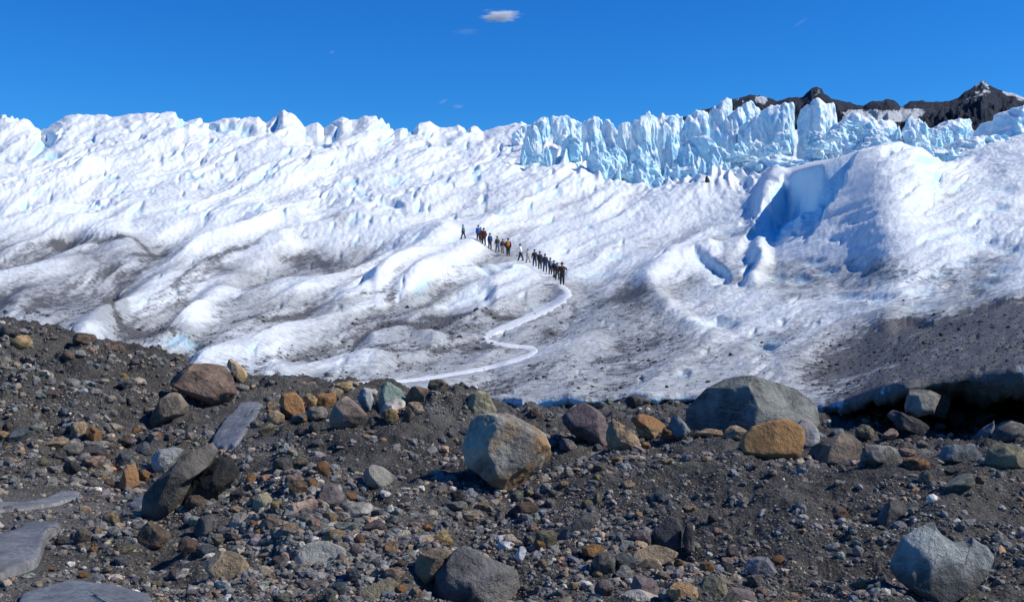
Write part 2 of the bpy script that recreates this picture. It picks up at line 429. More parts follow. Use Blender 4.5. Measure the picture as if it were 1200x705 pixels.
def build_moraine():
    cols = np.concatenate([np.linspace(-900, -80, 40, endpoint=False), np.linspace(-80, 1280, 720), np.linspace(1290, 2000, 40)])
    Ys = np.exp(np.linspace(math.log(4.6), math.log(48), 500))
    U, YY = np.meshgrid(cols, Ys)
    X = (U-CX)/F*YY
    Z = moraine_z(X, YY)
    V = np.stack([X, YY, Z], -1)
    me = mesh_np('moraine', V.reshape(-1, 3), grid_faces(*U.shape))
    px = U; dark_earth = np.zeros_like(U); silt = np.zeros_like(U)
    PY = CY-(Z-CZ)/YY*F
    for (cx, cy, rx, ry, am) in [(470, 520, 60, 30, .9), (560, 545, 70, 28, 1.0), (880, 600, 120, 30, .6), (640, 560, 60, 40, .5), (100, 440, 120, 35, .6), (1120, 505, 90, 30, 1.0), (1000, 560, 150, 25, .5), (390, 520, 60, 22, .7), (1060, 680, 120, 40, .5)]:
        dark_earth += am*np.exp(-((px-cx)/rx)**2-((PY-cy)/ry)**2)  # patches of darker gravel
    for (cx, cy, rx, ry, am) in [(50, 597, 130, 26, .9), (70, 690, 80, 20, .6), (290, 515, 40, 25, .5), (700, 476, 100, 9, .7), (520, 480, 30, 30, .5), (300, 460, 70, 14, .6), (1090, 525, 26, 7, 1.2)]:
        silt += am*np.exp(-((px-cx)/rx)**2-((PY-cy)/ry)**2)
    n = fbm2(X*1.3, YY*1.3, 4, 60)
    dark_earth = np.clip(dark_earth*(0.8+n), 0, 1); silt = np.clip(silt*(0.8+n), 0, 1)
    vcol(me, 'mask', np.stack([dark_earth, silt, 0*dark_earth, 1+0*dark_earth], -1).reshape(-1, 4))
    o = link('moraine', me, M_GND); tag(o, kind='structure')
    # apron under and behind the photographer, running out to the horizon
    an = np.linspace(0, 2*math.pi, 129)[:-1]
    R = np.array([0.0, 1.5, 3, 6, 12, 30, 80, 250, 900, 4000, 15000, 40000])
    zz = np.array([-0.12, -0.13, -0.16, -0.5, -1.6, -3.2, -5, -8, -12, -20, -40, -60])
    A2, R2 = np.meshgrid(an, R)
    X2 = R2*np.cos(A2); Y2 = R2*np.sin(A2)
    Z2 = np.repeat(zz[:, None], 128, 1)+0.3*fbm2(X2*0.02, Y2*0.02, 2, 77)*np.minimum(R2/30, 1)
    V2 = np.stack([X2, Y2, Z2], -1).reshape(-1, 3)
    i = np.arange(len(R)-1)[:, None]*128; j = np.arange(128)[None]
    F2 = np.stack([i+j, i+(j+1) % 128, i+128+(j+1) % 128, i+128+j], -1).reshape(-1, 4)
    me2 = mesh_np('ground', V2, F2); vcol(me2, 'mask', np.tile([0.2, 0.2, 0, 1], (len(V2), 1)))
    tag(link('ground', me2, M_GND), kind='structure')
build_moraine()

_Yscan = np.exp(np.linspace(math.log(5.0), math.log(40), 1600))
def hit_moraine(px, py, y_min=5.0, smooth=False):
    x = (px-CX)/F*_Yscan
    if smooth: z = CZ-(mt_row(np.full_like(_Yscan, px), _Yscan)-CY)/F*_Yscan
    else: z = moraine_z(x, _Yscan)
    r = CY-(z-CZ)/_Yscan*F
    k = np.nonzero((r <= py) & (_Yscan > y_min))[0]
    if len(k) == 0: k = [int(np.argmin(np.where(_Yscan > y_min, r, 9e9)))]
    Y = _Yscan[k[0]]
    return (px-CX)/F*Y, Y, float(moraine_z((px-CX)/F*Y, Y))

# ------------------------------------------------------------------ glacier height field
SKYL = [(-900, 150), (-300, 140), (0, 134), (12, 134), (25, 137), (36, 143), (48, 154), (60, 146), (75, 137), (85, 135), (110, 136), (125, 134), (140, 136), (166, 133), (172, 132), (185, 133), (205, 133), (215, 143), (222, 138), (232, 140), (245, 144), (258, 141), (275, 137), (290, 138), (302, 137), (312, 144), (320, 138), (332, 130), (345, 137), (357, 149), (372, 145), (380, 150), (392, 142), (402, 138), (412, 141), (432, 135), (448, 137), (462, 149), (470, 143), (479, 148), (490, 142), (500, 142), (514, 149), (525, 149), (538, 146), (552, 149), (566, 156), (580, 150), (597, 145), (612, 142), (640, 150), (700, 190), (1600, 190)]
GY = [15, 19, 24, 32, 45, 60, 87, 132, 200, 300, 450, 700, 1100]
GC = [-900, -300, 0, 100, 200, 330, 400, 480, 550, 610, 660, 740, 800, 860, 905, 950, 1000, 1045, 1090, 1140, 1200, 1500, 2000]
GV = [
 # 15   19   24   32   45   60   87   132  200  300  450  700  1100
 [450, 440, 420, 400, 375, 350, 315, 270, 230, 200, 178, 150, 160],  # -900
 [450, 440, 420, 400, 375, 350, 315, 270, 230, 200, 175, 145, 160],  # -300
 [455, 445, 425, 400, 375, 350, 315, 270, 232, 202, 172, 137, 160],  # 0
 [455, 450, 430, 408, 382, 355, 320, 276, 236, 205, 170, 136, 160],  # 100
 [465, 455, 440, 420, 392, 362, 326, 281, 238, 204, 170, 137, 160],  # 200
 [470, 462, 446, 432, 404, 372, 332, 284, 240, 204, 170, 142, 160],  # 330
 [475, 468, 452, 438, 411, 378, 335, 283, 238, 202, 170, 142, 160],  # 400
 [480, 472, 458, 444, 415, 382, 337, 280, 234, 200, 170, 145, 165],  # 480
 [485, 478, 466, 449, 418, 384, 338, 277, 230, 196, 168, 150, 170],  # 550
 [485, 478, 466, 450, 419, 384, 338, 280, 228, 192, 160, 158, 190],  # 610
 [480, 474, 462, 447, 416, 382, 335, 286, 232, 186, 158, 156, 200],  # 660
 [478, 472, 459, 440, 408, 374, 328, 278, 232, 205, 160, 156, 200],  # 740
 [476, 470, 457, 434, 400, 368, 322, 270, 228, 208, 158, 150, 200],  # 800
 [480, 472, 456, 430, 394, 358, 310, 256, 217, 204, 156, 148, 200],  # 860
 [485, 474, 455, 426, 388, 350, 296, 236, 202, 196, 152, 150, 200],  # 905
 [490, 476, 456, 424, 382, 340, 268, 190, 190, 188, 155, 155, 200],  # 950
 [492, 470, 450, 418, 374, 325, 238, 184, 186, 180, 155, 160, 200],  # 1000
 [470, 448, 430, 402, 354, 296, 214, 166, 190, 180, 160, 165, 200],  # 1045
 [458, 440, 418, 392, 350, 298, 228, 184, 196, 176, 165, 175, 200],  # 1090
 [450, 432, 406, 376, 338, 296, 240, 200, 182, 166, 158, 170, 200],  # 1140
 [440, 420, 395, 360, 320, 278, 228, 186, 166, 154, 150, 170, 200],  # 1200
 [430, 405, 375, 345, 305, 262, 220, 180, 160, 150, 145, 160, 190],  # 1500
 [430, 405, 375, 345, 305, 262, 220, 180, 160, 150, 145, 160, 190]]  # 2000
_L = np.log(np.array(GY, float)); _k = GY.index(132)
_ov = {950: 196, 1000: 183, 1045: 171, 905: 262}
for _c, _r in zip(GC, GV):
    _v = float(Table.herm(_L, np.array(_r, float), np.array([math.log(108)]))[0]); _r.insert(_k, _ov.get(_c, _v))
GY.insert(_k, 108)
GT = Table(GC, GY, GV, 4)
TERM = [(-900, 24), (0, 23.5), (200, 24.5), (330, 25.5), (420, 26), (500, 25.5), (590, 24.8), (612, 23.6), (700, 23.6), (770, 22.8), (830, 22.4), (960, 20.5), (1010, 19.6), (1060, 18.8), (1110, 18.5), (1200, 17.6), (1400, 17.5), (2000, 17.5)]
def polyx(pts, x):
    return np.interp(x, [p[0] for p in pts], [p[1] for p in pts])

def seg_dist(px, py, pts, ky=1.0):
    """distance to a polyline (py scaled by ky), and the signed side"""
    best = np.full(px.shape, 1e9)
    for (x0, y0), (x1, y1) in zip(pts[:-1], pts[1:]):
        dx, dy = x1-x0, (y1-y0)*ky
        L = dx*dx+dy*dy+1e-9
        t = np.clip(((px-x0)*dx+(py-y0)*ky*dy)/L, 0, 1)
        d = np.hypot(px-x0-t*dx, (py-y0)*ky-t*dy)
        best = np.minimum(best, d)
    return best

# hollows with an abrupt far wall: (top edge line, wall height px, run-out px, slant, blue)
SCARPS = [
 ([(908, 222), (918, 212), (928, 207), (940, 203), (952, 200), (964, 197), (976, 193), (988, 190), (1004, 186)], 46, 90, -62, 1.0),
 ([(828, 264), (848, 257), (870, 250), (890, 243)], 12, 20, 0, .25),
 ([(800, 302), (814, 297), (835, 303), (858, 318)], 13, 22, 0, .3),
 ([(866, 320), (880, 308), (892, 298)], 9, 18, 0, .3),
 ([(434, 239), (450, 236), (465, 238), (477, 245)], 10, 14, 0, .35),
 ([(484, 243), (496, 239)], 8, 10, 0, .6),
 ([(505, 350), (535, 341), (560, 336), (582, 338)], 14, 34, 0, .1),
 ([(402, 345), (425, 333), (442, 338)], 9, 26, 0, .1),
 ([(25, 186), (40, 170), (55, 158), (68, 158)], 12, 20, 0, .5),
 ([(40, 180), (60, 176), (76, 178)], 7, 10, 0, .8),
 ([(205, 148), (222, 139), (238, 143)], 10, 16, 0, .4),
 ([(245, 152), (268, 144), (300, 146)], 10, 16, 0, .5),
 ([(315, 150), (328, 135)], 10, 16, 0, .3),
 ([(382, 158), (398, 146)], 9, 14, 0, .5),
 ([(468, 160), (480, 145), (490, 144)], 10, 16, 0, .6),
 ([(497, 158), (507, 152)], 6, 10, 0, .6),
 ([(95, 244), (112, 238), (122, 243)], 7, 10, 0, .5),
 ([(60, 262), (85, 250), (108, 236)], 6, 22, 0, .1),
 ([(145, 262), (160, 246), (170, 238)], 7, 20, 0, .2),
 ([(330, 178), (342, 174)], 6, 8, 0, .9),
 ([(1035, 376), (1062, 371), (1095, 374), (1130, 362), (1160, 352), (1230, 340)], 9, 26, 0, -.25),  # right lip: dirt below the edge, with its shadow painted in
 ([(650, 300), (668, 296)], 5, 8, 0, .3),
 ([(605, 196), (622, 190)], 4, 8, 0, .3),
 ([(1092, 240), (1096, 208), (1104, 203)], 9, 22, 0, .3),
 ([(185, 402), (210, 397), (240, 402)], 14, 22, 0, .5),
 ([(120, 352), (132, 340), (140, 338)], 6, 30, 0, -.2),
 ([(60, 283), (100, 281), (150, 290)], 3, 12, 0, -.1),
 ([(330, 210), (345, 204)], 5, 8, 0, .4), ([(452, 202), (466, 200)], 4, 6, 0, .4),
 ([(496, 205), (508, 199)], 6, 9, 0, .5), ([(510, 215), (528, 211)], 6, 9, 0, .5), ([(535, 198), (548, 195)], 5, 7, 0, .5),
 ([(575, 315), (600, 322), (618, 318)], 4, 8, 0, .3), ([(553, 308), (566, 318), (580, 322)], 5, 9, 0, .3),
 ([(640, 315), (665, 322)], 4, 8, 0, .2),
 ([(690, 160), (700, 178), (725, 196)], 7, 12, 0, .2), ([(745, 205), (765, 200), (780, 210)], 7, 11, 0, .2),
 ([(858, 228), (876, 222), (892, 219)], 5, 8, 0, .4), ([(826, 224), (836, 221)], 4, 6, 0, .4),
 ([(870, 405), (895, 396), (915, 402)], 7, 24, 0, 0),
 ([(815, 385), (840, 374), (868, 376)], 7, 20, 0, 0),
]
_rs = np.random.default_rng(5)
for _k in range(330):
    _u = _rs.uniform(-30, 1230); _v = 150+(460-150)*_rs.random()**1.25
    if _u > 800 and _v < 215: continue
    if 520 < _u < 680 and 255 < _v < 345: continue
    if _v < 168 or (895 < _u < 1035 and _v < 300): continue
    _w = _rs.uniform(5, 22)*(0.7+0.6*(_u > 760)); _h = _rs.uniform(1.6, 5.0)*(1.15 if _v < 270 else .8)
    _sl = -_rs.uniform(.15, .75)
    if _w > 16: _h *= .8
    SCARPS.append(([(_u-_w/2, _v-_sl*_w/2), (_u, _v-_rs.uniform(0, 2)), (_u+_w/2, _v+_sl*_w/2)], _h, _h*_rs.uniform(1.8, 3.4), 0, _rs.uniform(.1, .7) if _v < 290 else .08))
DIMPLES = [(1125, 279, 22, 4.5, 6), (1147, 288, 26, 5, 7), (1187, 290, 24, 5, 7), (1144, 255, 15, 3, 4), (937, 322, 15, 6, 7), (911, 322, 11, 5, 5),
 (1031, 350, 16, 6, 6), (1099, 322, 20, 5, 5), (1046, 324, 22, 5, 5), (1080, 341, 16, 4, 5), (1099, 288, 16, 4, 4), (954, 303, 12, 4, 4),
 (967, 313, 16, 4, 5), (1020, 290, 14, 3.5, 4), (1009, 262, 18, 4, 4), (840, 378, 26, 6, 6), (900, 397, 20, 7, 6), (1080, 358, 22, 5, 6),
 (800, 437, 9, 4.5, 7), (766, 430, 8, 3, 4), (917, 378, 4, 3, 4), (1040, 185, 6, 4.5, 7), (1053, 180, 5, 4, 6), (1055, 197, 9, 2.6, 4),
 (880, 300, 10, 5, 5), (845, 325, 12, 5, 5), (700, 320, 20, 5, 3), (720, 300, 15, 4, 3), (640, 350, 20, 6, 3), (690, 350, 18, 5, 3),
 (530, 290, 14, 4, 6), (455, 290, 12, 4, 5), (560, 240, 14, 4, 4), (585, 250, 16, 4, 4), (610, 230, 14, 3.5, 4), (1170, 230, 18, 4, 4),
 (1150, 330, 22, 5, 5), (1175, 315, 18, 4, 5), (1130, 308, 16, 4, 4), (990, 345, 16, 5, 4), (1005, 310, 14, 4, 4), (980, 280, 12, 4, 4)]
# ridges: (line, height px, half width px)
RIDGES = [
 ([(908, 205), (896, 235), (890, 270), (892, 310), (885, 330)], 9, 9),
 ([(0, 330), (60, 320), (130, 300), (210, 270), (300, 250)], 8, 16),
 ([(0, 268), (60, 262), (130, 280), (150, 300)], 8, 20),
 ([(100, 395), (160, 350), (230, 300), (300, 270), (350, 255)], 10, 15),
 ([(215, 405), (240, 360), (280, 320), (330, 290)], 9, 15),
 ([(240, 425), (300, 410), (370, 385), (420, 350), (480, 310), (520, 280)], 11, 17),
 ([(330, 437), (400, 425), (440, 430)], 7, 14),
 ([(440, 400), (480, 392), (510, 400)], 8, 11),
 ([(480, 350), (510, 320), (540, 300), (560, 285)], 10, 12),
 ([(600, 430), (650, 415), (700, 408)], 4, 14),
 ([(760, 330), (790, 300), (830, 290)], 8, 12), ([(760, 340), (780, 370), (830, 390)], 6, 14),
 ([(640, 300), (700, 275), (760, 250), (850, 215)], 6, 18),
 ([(920, 440), (960, 400), (1000, 380), (1040, 370)], 5, 18),
 ([(1034, 195), (1046, 235), (1056, 285)], 9, 40), ([(1070, 190), (1082, 225)], 7, 18),
 ([(1110, 300), (1150, 240), (1210, 200)], 8, 30),
 ([(100, 205), (160, 185), (200, 165), (225, 150)], 6, 10), ([(0, 235), (60, 215), (120, 205)], 5, 14),
 ([(250, 260), (300, 225), (350, 200), (420, 175)], 7, 13), ([(400, 230), (440, 210), (500, 185)], 6, 14),
]
# dirt blots, plus painted shade in the notch right of the dome: cx, cy, rx, ry, amount
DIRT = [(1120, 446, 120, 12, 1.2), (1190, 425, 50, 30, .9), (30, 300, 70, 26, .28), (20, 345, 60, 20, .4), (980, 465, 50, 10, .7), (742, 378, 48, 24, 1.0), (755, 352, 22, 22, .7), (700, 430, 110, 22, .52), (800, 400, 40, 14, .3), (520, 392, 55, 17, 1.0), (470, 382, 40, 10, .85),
 (560, 380, 40, 12, .95), (500, 432, 70, 10, .45), (620, 450, 60, 10, .5), (640, 388, 16, 8, .95), (575, 408, 26, 5, .8), (430, 350, 14, 6, .3), (470, 410, 60, 8, .35),
 (70, 350, 60, 16, .35), (60, 392, 50, 14, .6), (95, 312, 26, 8, .75), (180, 305, 46, 9, .7), (145, 288, 30, 6, .75), (85, 284, 22, 4, .9), (110, 375, 30, 10, .8),
 (138, 372, 7, 26, 1.0), (165, 388, 34, 8, .8), (290, 372, 22, 9, .85), (330, 362, 40, 7, .7), (300, 340, 24, 10, .5), (400, 318, 12, 10, .5),
 (395, 262, 10, 7, .7), (200, 395, 30, 7, .5), (255, 318, 40, 5, .6), (375, 300, 40, 5, .5), (160, 262, 30, 3, .4), (270, 235, 20, 8, .3),
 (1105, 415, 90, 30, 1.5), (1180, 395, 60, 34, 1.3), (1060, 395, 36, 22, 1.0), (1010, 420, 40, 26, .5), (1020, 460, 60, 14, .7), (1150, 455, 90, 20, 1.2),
 (960, 440, 40, 24, .38), (940, 400, 30, 10, .15), (1110, 225, 12, 26, .5), (1095, 300, 60, 10, .15), (1040, 320, 40, 8, .25), (1160, 215, 40, 14, .25), (350, 445, 60, 5, .4), (60, 300, 70, 16, .25), (250, 285, 60, 8, .25)]
DIRTL_SHADE = [([(60, 283), (90, 290), (150, 287), (190, 302)], 4, .8), ([(0, 350), (60, 372), (110, 378)], 4, .5), ([(70, 340), (110, 330), (140, 315)], 4, .5),
 ([(128, 345), (131, 365), (142, 385), (170, 392), (205, 395)], 5, 1.0), ([(200, 345), (235, 315), (270, 300), (310, 290)], 4, .6), ([(150, 395), (215, 350), (240, 330)], 3, .4),
 ([(275, 380), (330, 375), (400, 355), (450, 350)], 4, .6), ([(280, 385), (330, 420), (430, 425)], 3, .3), ([(390, 420), (450, 420), (520, 410)], 3, .6), ([(690, 350), (740, 340), (760, 350)], 5, .5),
 ([(1000, 470), (1060, 430), (1090, 400), (1140, 380), (1200, 362)], 8, .9), ([(1020, 400), (1060, 385)], 5, .8), ([(330, 300), (365, 290), (400, 320)], 4, .5), ([(500, 370), (560, 366), (600, 372)], 5, .9)]  # lines below the right lip: dirt and painted shadow together

WALK = [(540, 279), (567, 288), (595, 300), (627, 312), (655, 332), (666, 344), (645, 359), (610, 376), (577, 390), (568, 395), (585, 403), (627, 409), (600, 423), (545, 436), (480, 446), (415, 450)]
def glacier_parts(U, Y, detail=True):
    """displacement in photo pixels and colour masks for surface points"""
    P0 = GT(U, Y)
    s700 = sstep(380, 660, Y)*(1-sstep(600, 660, U))
    sky = polyx(SKYL, U)
    P0 = P0*(1-s700)+s700*(np.where(Y <= 700, sky+(700-Y)*0.075, sky+(Y-700)*0.11))
    th = math.radians(-27)
    wx = 14*pn2(U/90, P0/40, 3); wy = 7*pn2(U/90+9, P0/40+4, 4)
    A = (U+wx)*math.cos(th)+(P0+wy)*math.sin(th)*1.4; B = -(U+wx)*math.sin(th)*1.0+(P0+wy)*math.cos(th)*1.4
    # A runs along the flow streaks, B across them
    right = sstep(650, 900, U)
    lower = sstep(200, 330, P0)
    far = sstep(300, 170, P0)
    big = (ridg(A/250, B/68, 10)-0.5)*14+pn2(A/140, B/52, 11)*10
    mid = ((ridg(A/150, B/24, 12)-0.6)*4.0+pn2(A/80+3, B/19, 13)*3.0)*(1-0.35*lower)
    sml = (pn2(A/26, B/10.0, 14)*1.5+pn2(A/12, B/6, 15)*1.0)*(1-0.55*lower)
    tin = pn2(A/6, B/3.4, 16)*0.7+pn2(U/3.6, P0/2.2, 17)*0.5
    tin = tin*(1-0.45*lower)
    k_big = (1-0.70*right)*(0.55+0.45*lower)*(1-0.5*far); k_mid = (1-0.6*right); k_sml = 0.75+0.25*far
    edge = sstep(480, 440, P0)*(1-sstep(330, 640, Y)*0.5)
    tal = sstep(600, 640, U)*sstep(905, 860, U)*np.exp(-((P0-polyx([(600, 165), (700, 200), (760, 212), (830, 216), (900, 208)], U))/9)**2)
    D0 = tal*((ridg(U/34, P0/20, 26)-0.35)*15+(ridg(U/13, P0/9, 27)-0.5)*6)
    calm = 1-0.80*sstep(895, 915, U)*sstep(1035, 1005, U)*sstep(172, 182, P0)*sstep(262, 215, P0)
    D = (big*k_big+mid*k_mid*(1+0.5*far))*edge+(sml*k_sml+tin)*(0.45+0.55*edge)*calm
    D = D*(0.35+0.65*calm)+D0
    m = (U > 380) & (U < 720) & (P0 > 250) & (P0 < 470)
    if m.any():
        dt = seg_dist(U[m], P0[m], WALK, 1.3)
        D[m] *= 1-0.86*np.exp(-(dt/15)**2)
    # scalloped hollows of melting ice on the right hand slope
    D = D-right*np.clip(-pn2(A/34+40, B/8, 20)-0.1, 0, 1)*4.0*edge
    # crevasse texture on the upper left
    crev = pn2(A/24, B/8.5, 22)+0.35*pn2(A/11, B/4, 25); up = sstep(285, 190, P0)*(1-sstep(560, 680, U))
    cmask = up*sstep(-0.05, 0.3, pn2(U/70, P0/30, 23)+0.15)
    D = D-sstep(0.12, 0.42, crev)*4.6*cmask
    D = D+sstep(400, 640, Y)*(1-sstep(640, 700, U))*(ridg(U/17, P0/9, 24)-0.5)*1.2
    blue = sstep(0.2, 0.5, crev)*cmask*0.5
    valley = sstep(0.25, -0.55, (big*0.6+mid*0.9+sml*0.6)/9)
    gen = sstep(245, 340, P0)*(1-0.45*sstep(640, 700, U))
    dirt_shade = valley*gen*0.36
    grey = 0.22*sstep(205, 330, P0)*(1-0.5*right)+valley*(0.25+0.6*gen)+sstep(300, 460, P0)*0.35+0.25*sstep(-0.1, 0.4, pn2(A/100, B/22, 30))*sstep(170, 260, P0)
    for pts, h, run, slant, bl in SCARPS:
        xs = [p[0] for p in pts]; ys = [p[1] for p in pts]
        m = (Y < (165 if h > 40 else (125 if xs[0] > 780 else 9e9))) & (U > xs[0]-40-abs(slant)) & (U < xs[-1]+40) & (P0 > min(ys)-6) & (P0 < max(ys)+run+4)
        if not m.any(): continue
        u = U[m]; p = P0[m]
        yt = np.interp(u, xs, ys)+(1.2*pn2(u/26, p*0+h, 31) if h < 40 else 0)
        t = (p-yt)/run
        uu = u-slant*np.clip(t, 0, 1)
        if h > 40: uu = uu+6*pn2(p/16, u*0, 36)+3*pn2(p/7, u/20, 37)
        w = xs[-1]-xs[0]; ed = min(0.45*w, 22) if h < 40 else 12
        lat = sstep(xs[0]-1, xs[0]+ed, uu)*sstep(xs[-1]+1, xs[-1]-ed*0.6, uu)
        sw = 5.0 if h > 40 else 2.6 if bl < 0 else max(1.2, 0.30*h)
        d = h*sstep(-sw/run, sw/run, t)*np.clip(1-t, 0, 1)**1.3*lat
        if h > 40: d = d*(1+0.10*pn2(u/11, p/9, 38))
        D[m] -= d
        if bl > 0: blue[m] = np.maximum(blue[m], bl*sstep(-0.06, 0.02, t)*sstep(0.8, 0.15, t)*lat)
        else: dirt_shade[m] += -bl*3*sstep(-0.06, 0.02, t)*sstep(1, 0.2, t)*lat  # adds dirt; along the right lip it also paints in shade
    for cx, cy, rx, ry, dp in DIMPLES:
        m = (np.abs(U-cx) < rx*2.5) & (np.abs(P0-cy) < ry*3.5)
        if not m.any(): continue
        u = (U[m]-cx)/rx; v = (P0[m]-cy+0.18*(U[m]-cx)*0.6)/ry
        r = u*u+np.where(v < 0, v*v*2.2, v*v*0.7)
        g = np.exp(-r*r*1.0)
        D[m] -= dp*0.8*g
        blue[m] = np.maximum(blue[m], 0.22*g)
    for pts, h, w in RIDGES:
        xs = [p[0] for p in pts]; ys = [p[1] for p in pts]
        m = (U > min(xs)-3*w) & (U < max(xs)+3*w) & (P0 > min(ys)-3*w) & (P0 < max(ys)+3*w)
        if not m.any(): continue
        d = seg_dist(U[m]+wx[m]*0.5, P0[m]+wy[m]*0.5, pts, 1.7)
        g = np.exp(-(d/w)**2*0.8)
        D[m] += h*1.25*g; dirt_shade[m] -= 0.35*g; grey[m] -= 0.45*g; dirt_shade[m] += 0.30*gen[m]*np.exp(-((d-1.9*w)/(0.6*w))**2)
    # the trodden groove
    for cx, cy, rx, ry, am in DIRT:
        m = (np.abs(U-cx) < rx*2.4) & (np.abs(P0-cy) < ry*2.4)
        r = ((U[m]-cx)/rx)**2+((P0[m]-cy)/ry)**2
        dirt_shade[m] += am*(0.78 if cx < 450 else 1.0)*np.exp(-r*0.9)*(0.45+0.75*valley[m]); grey[m] += am*0.8*np.exp(-r*0.5)
    for pts, w, am in DIRTL_SHADE:
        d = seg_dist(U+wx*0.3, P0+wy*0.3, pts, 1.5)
        dirt_shade += am*0.8*np.exp(-(d/w)**2)
    dn = 0.36*pn2(A/22, B/5, 33)+0.28*pn2(A/9, B/2.6, 34)+0.2*pn2(U/60, P0/22, 35)
    dirt_shade = np.where(dirt_shade > 0.05, dirt_shade+dn, dirt_shade)
    return P0, D, np.clip(dirt_shade, 0, 1.3), np.clip(blue, 0, 1), np.clip(grey+dn*0.4, 0, 1)

def glacier_z(U, Y):
    P0, D, di, bl, gr = glacier_parts(U, Y)
    return CZ-(P0-D-CY)/F*Y, di, bl, gr, P0

def build_glacier():
    cols = np.concatenate([np.linspace(-900, -70, 50, endpoint=False), np.linspace(-70, 1270, 1180), np.linspace(1280, 2000, 45)])
    NR = 560
    L0 = np.log(polyx(TERM, cols)*(1+0.02*pn2(cols/60, cols*0, 61)+0.004*pn2(cols/22, cols*0, 62)))
    t = np.linspace(0, 1, NR)
    L = L0[None, :]+(math.log(1100)-L0)[None, :]*t[:, None]
    Y = np.exp(L); U = np.repeat(cols[None, :], NR, 0)
    Z, di, bl, gr, P0 = glacier_z(U, Y)
    # rounded lip at the snout
    lip = np.clip((L-L0[None, :])/0.02, 0, 1)
    Z = Z-(1-np.sqrt(1-(1-lip)**2))*0.10
    X = (U-CX)/F*Y
    # underside, running back beneath the ice
    rows = []
    gap = np.interp(cols, [0, 180, 235, 260, 610, 640, 830, 985, 1020, 1065, 1110, 1250, 2000], [0, 0, .05, 0, 0, .05, .05, .04, .36, .72, .86, .86, .6])
    edgeZ = Z[0]; Y0 = Y[0]
    under = [(-0.01, .35), (0.05, .75), (0.25, 1.0), (0.8, 1.02), (2.0, 1.0), (4.5, .8), (8.0, .2), (11, -.6)]
    for dy, k in under:
        yy = Y0+dy; xx = (cols-CX)/F*yy
        gz = moraine_z(xx, yy)+gap*(1-np.clip(dy/9, 0, 1))-0.02
        gz = gz+gap*0.25*pn2(xx*1.2, yy*0.8, 70)
        zz = edgeZ*(1-min(k, 1))+np.minimum(gz, edgeZ-0.03)*min(k, 1) if k > 0 else gz-0.4
        if dy >= 0.8: zz = np.minimum(gz, Z[np.minimum(4, NR-1)]-0.05)-(0.25 if k < 0.5 else 0)
        rows.append((xx, yy, zz))
    rows = rows[::-1]
    XR = np.stack([r[0] for r in rows]+[X[i] for i in range(NR)])
    YR = np.stack([r[1] for r in rows]+[Y[i] for i in range(NR)])
    ZR = np.stack([r[2] for r in rows]+[Z[i] for i in range(NR)])
    k = len(rows)
    pad = lambda M, v: np.concatenate([np.repeat(np.clip(M[:1]+v, 0, 1.2), k, 0), M])
    V = np.stack([XR, YR, ZR], -1).reshape(-1, 3)
    me = mesh_np('glacier', V, grid_faces(NR+k, len(cols)))
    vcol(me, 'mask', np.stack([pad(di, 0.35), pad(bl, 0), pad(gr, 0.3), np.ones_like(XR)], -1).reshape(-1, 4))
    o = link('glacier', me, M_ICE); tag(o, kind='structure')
    return o
GLACIER = build_glacier()

_Gs = np.exp(np.linspace(math.log(26), math.log(600), 2600))
def hit_glacier(px, py, ymin=26):
    U = np.full_like(_Gs, px); z = glacier_z(U, _Gs)[0]
    r = CY-(z-CZ)/_Gs*F
    k = np.nonzero((r <= py) & (_Gs > ymin))[0]
    i = k[0] if len(k) else len(_Gs)-1
    return (px-CX)/F*_Gs[i], _Gs[i], float(z[i])

# ------------------------------------------------------------------ trail on the ice
def build_trail():
    pts = [(655, 333, 3.5), (662, 338, 4), (666, 344, 5), (658, 352, 6), (645, 359, 6), (628, 368, 6), (610, 376, 5.5), (592, 384, 5), (577, 390, 5), (568, 395, 4.5), (572, 400, 3), (585, 403, 2.6), (602, 405.5, 2.8), (620, 407, 3.2), (629, 410, 3.6), (620, 416, 3.6), (600, 423, 3.4), (575, 430, 3.2), (545, 436, 2.8), (515, 441, 2.4), (480, 446, 2), (445, 448, 1.6), (415, 449, 1.0)]
    P = []
    for (a0, b0) in zip(pts[:-1], pts[1:]):
        for t in np.linspace(0, 1, 7, endpoint=False):
            P.append([a0[i]+(b0[i]-a0[i])*t for i in range(3)])
    P = np.array(P); P[:, 2] *= 1.2
    for _ in range(3): P[1:-1] = (P[:-2]+2*P[1:-1]+P[2:])/4
    T = np.gradient(P[:, :2], axis=0); T /= np.linalg.norm(T, axis=1)[:, None]
    N = np.stack([-T[:, 1], T[:, 0]], 1)
    K = np.linspace(-1.25, 1.25, 11)
    # solve depth on the clean base surface, then sit on the real one
    Ys = np.exp(np.linspace(math.log(24), math.log(140), 900))
    V = []
    for p, n in zip(P, N):
        for k in K:
            jit = 1+0.15*math.sin(p[0]*0.9)+0.1*math.sin(p[1]*2.1)
            u = p[0]+n[0]*k*p[2]*jit; r = p[1]+n[1]*k*p[2]*jit*0.95
            b0 = CY-(glacier_z(np.full(900, u), Ys)[0]-CZ)/Ys*F
            b0 = np.minimum.accumulate(b0)
            i = int(np.argmax(b0 <= r)) if (b0 <= r).any() else 899
            Y = Ys[i]; V.append((u, Y))
    V = np.array(V).reshape(len(P), len(K), 2)
    for _ in range(2):
        V[1:-1, :, 1] = (V[:-2, :, 1]+2*V[1:-1, :, 1]+V[2:, :, 1])/4
    U = V[..., 0]; Y = V[..., 1]
    Z = glacier_z(U, Y)[0]+0.035-0.10*(np.abs(K)**3)[None, :]*(1+0.8*pn2(U/4.0, Y*3.0, 95))+0.02*pn2(U/3.0, Y*2.0, 96)
    X = (U-CX)/F*Y
    me = mesh_np('path', np.stack([X, Y, Z], -1).reshape(-1, 3), grid_faces(len(P), len(K)))
    tag(link('path', me, M_TRAIL), kind='structure')
build_trail()

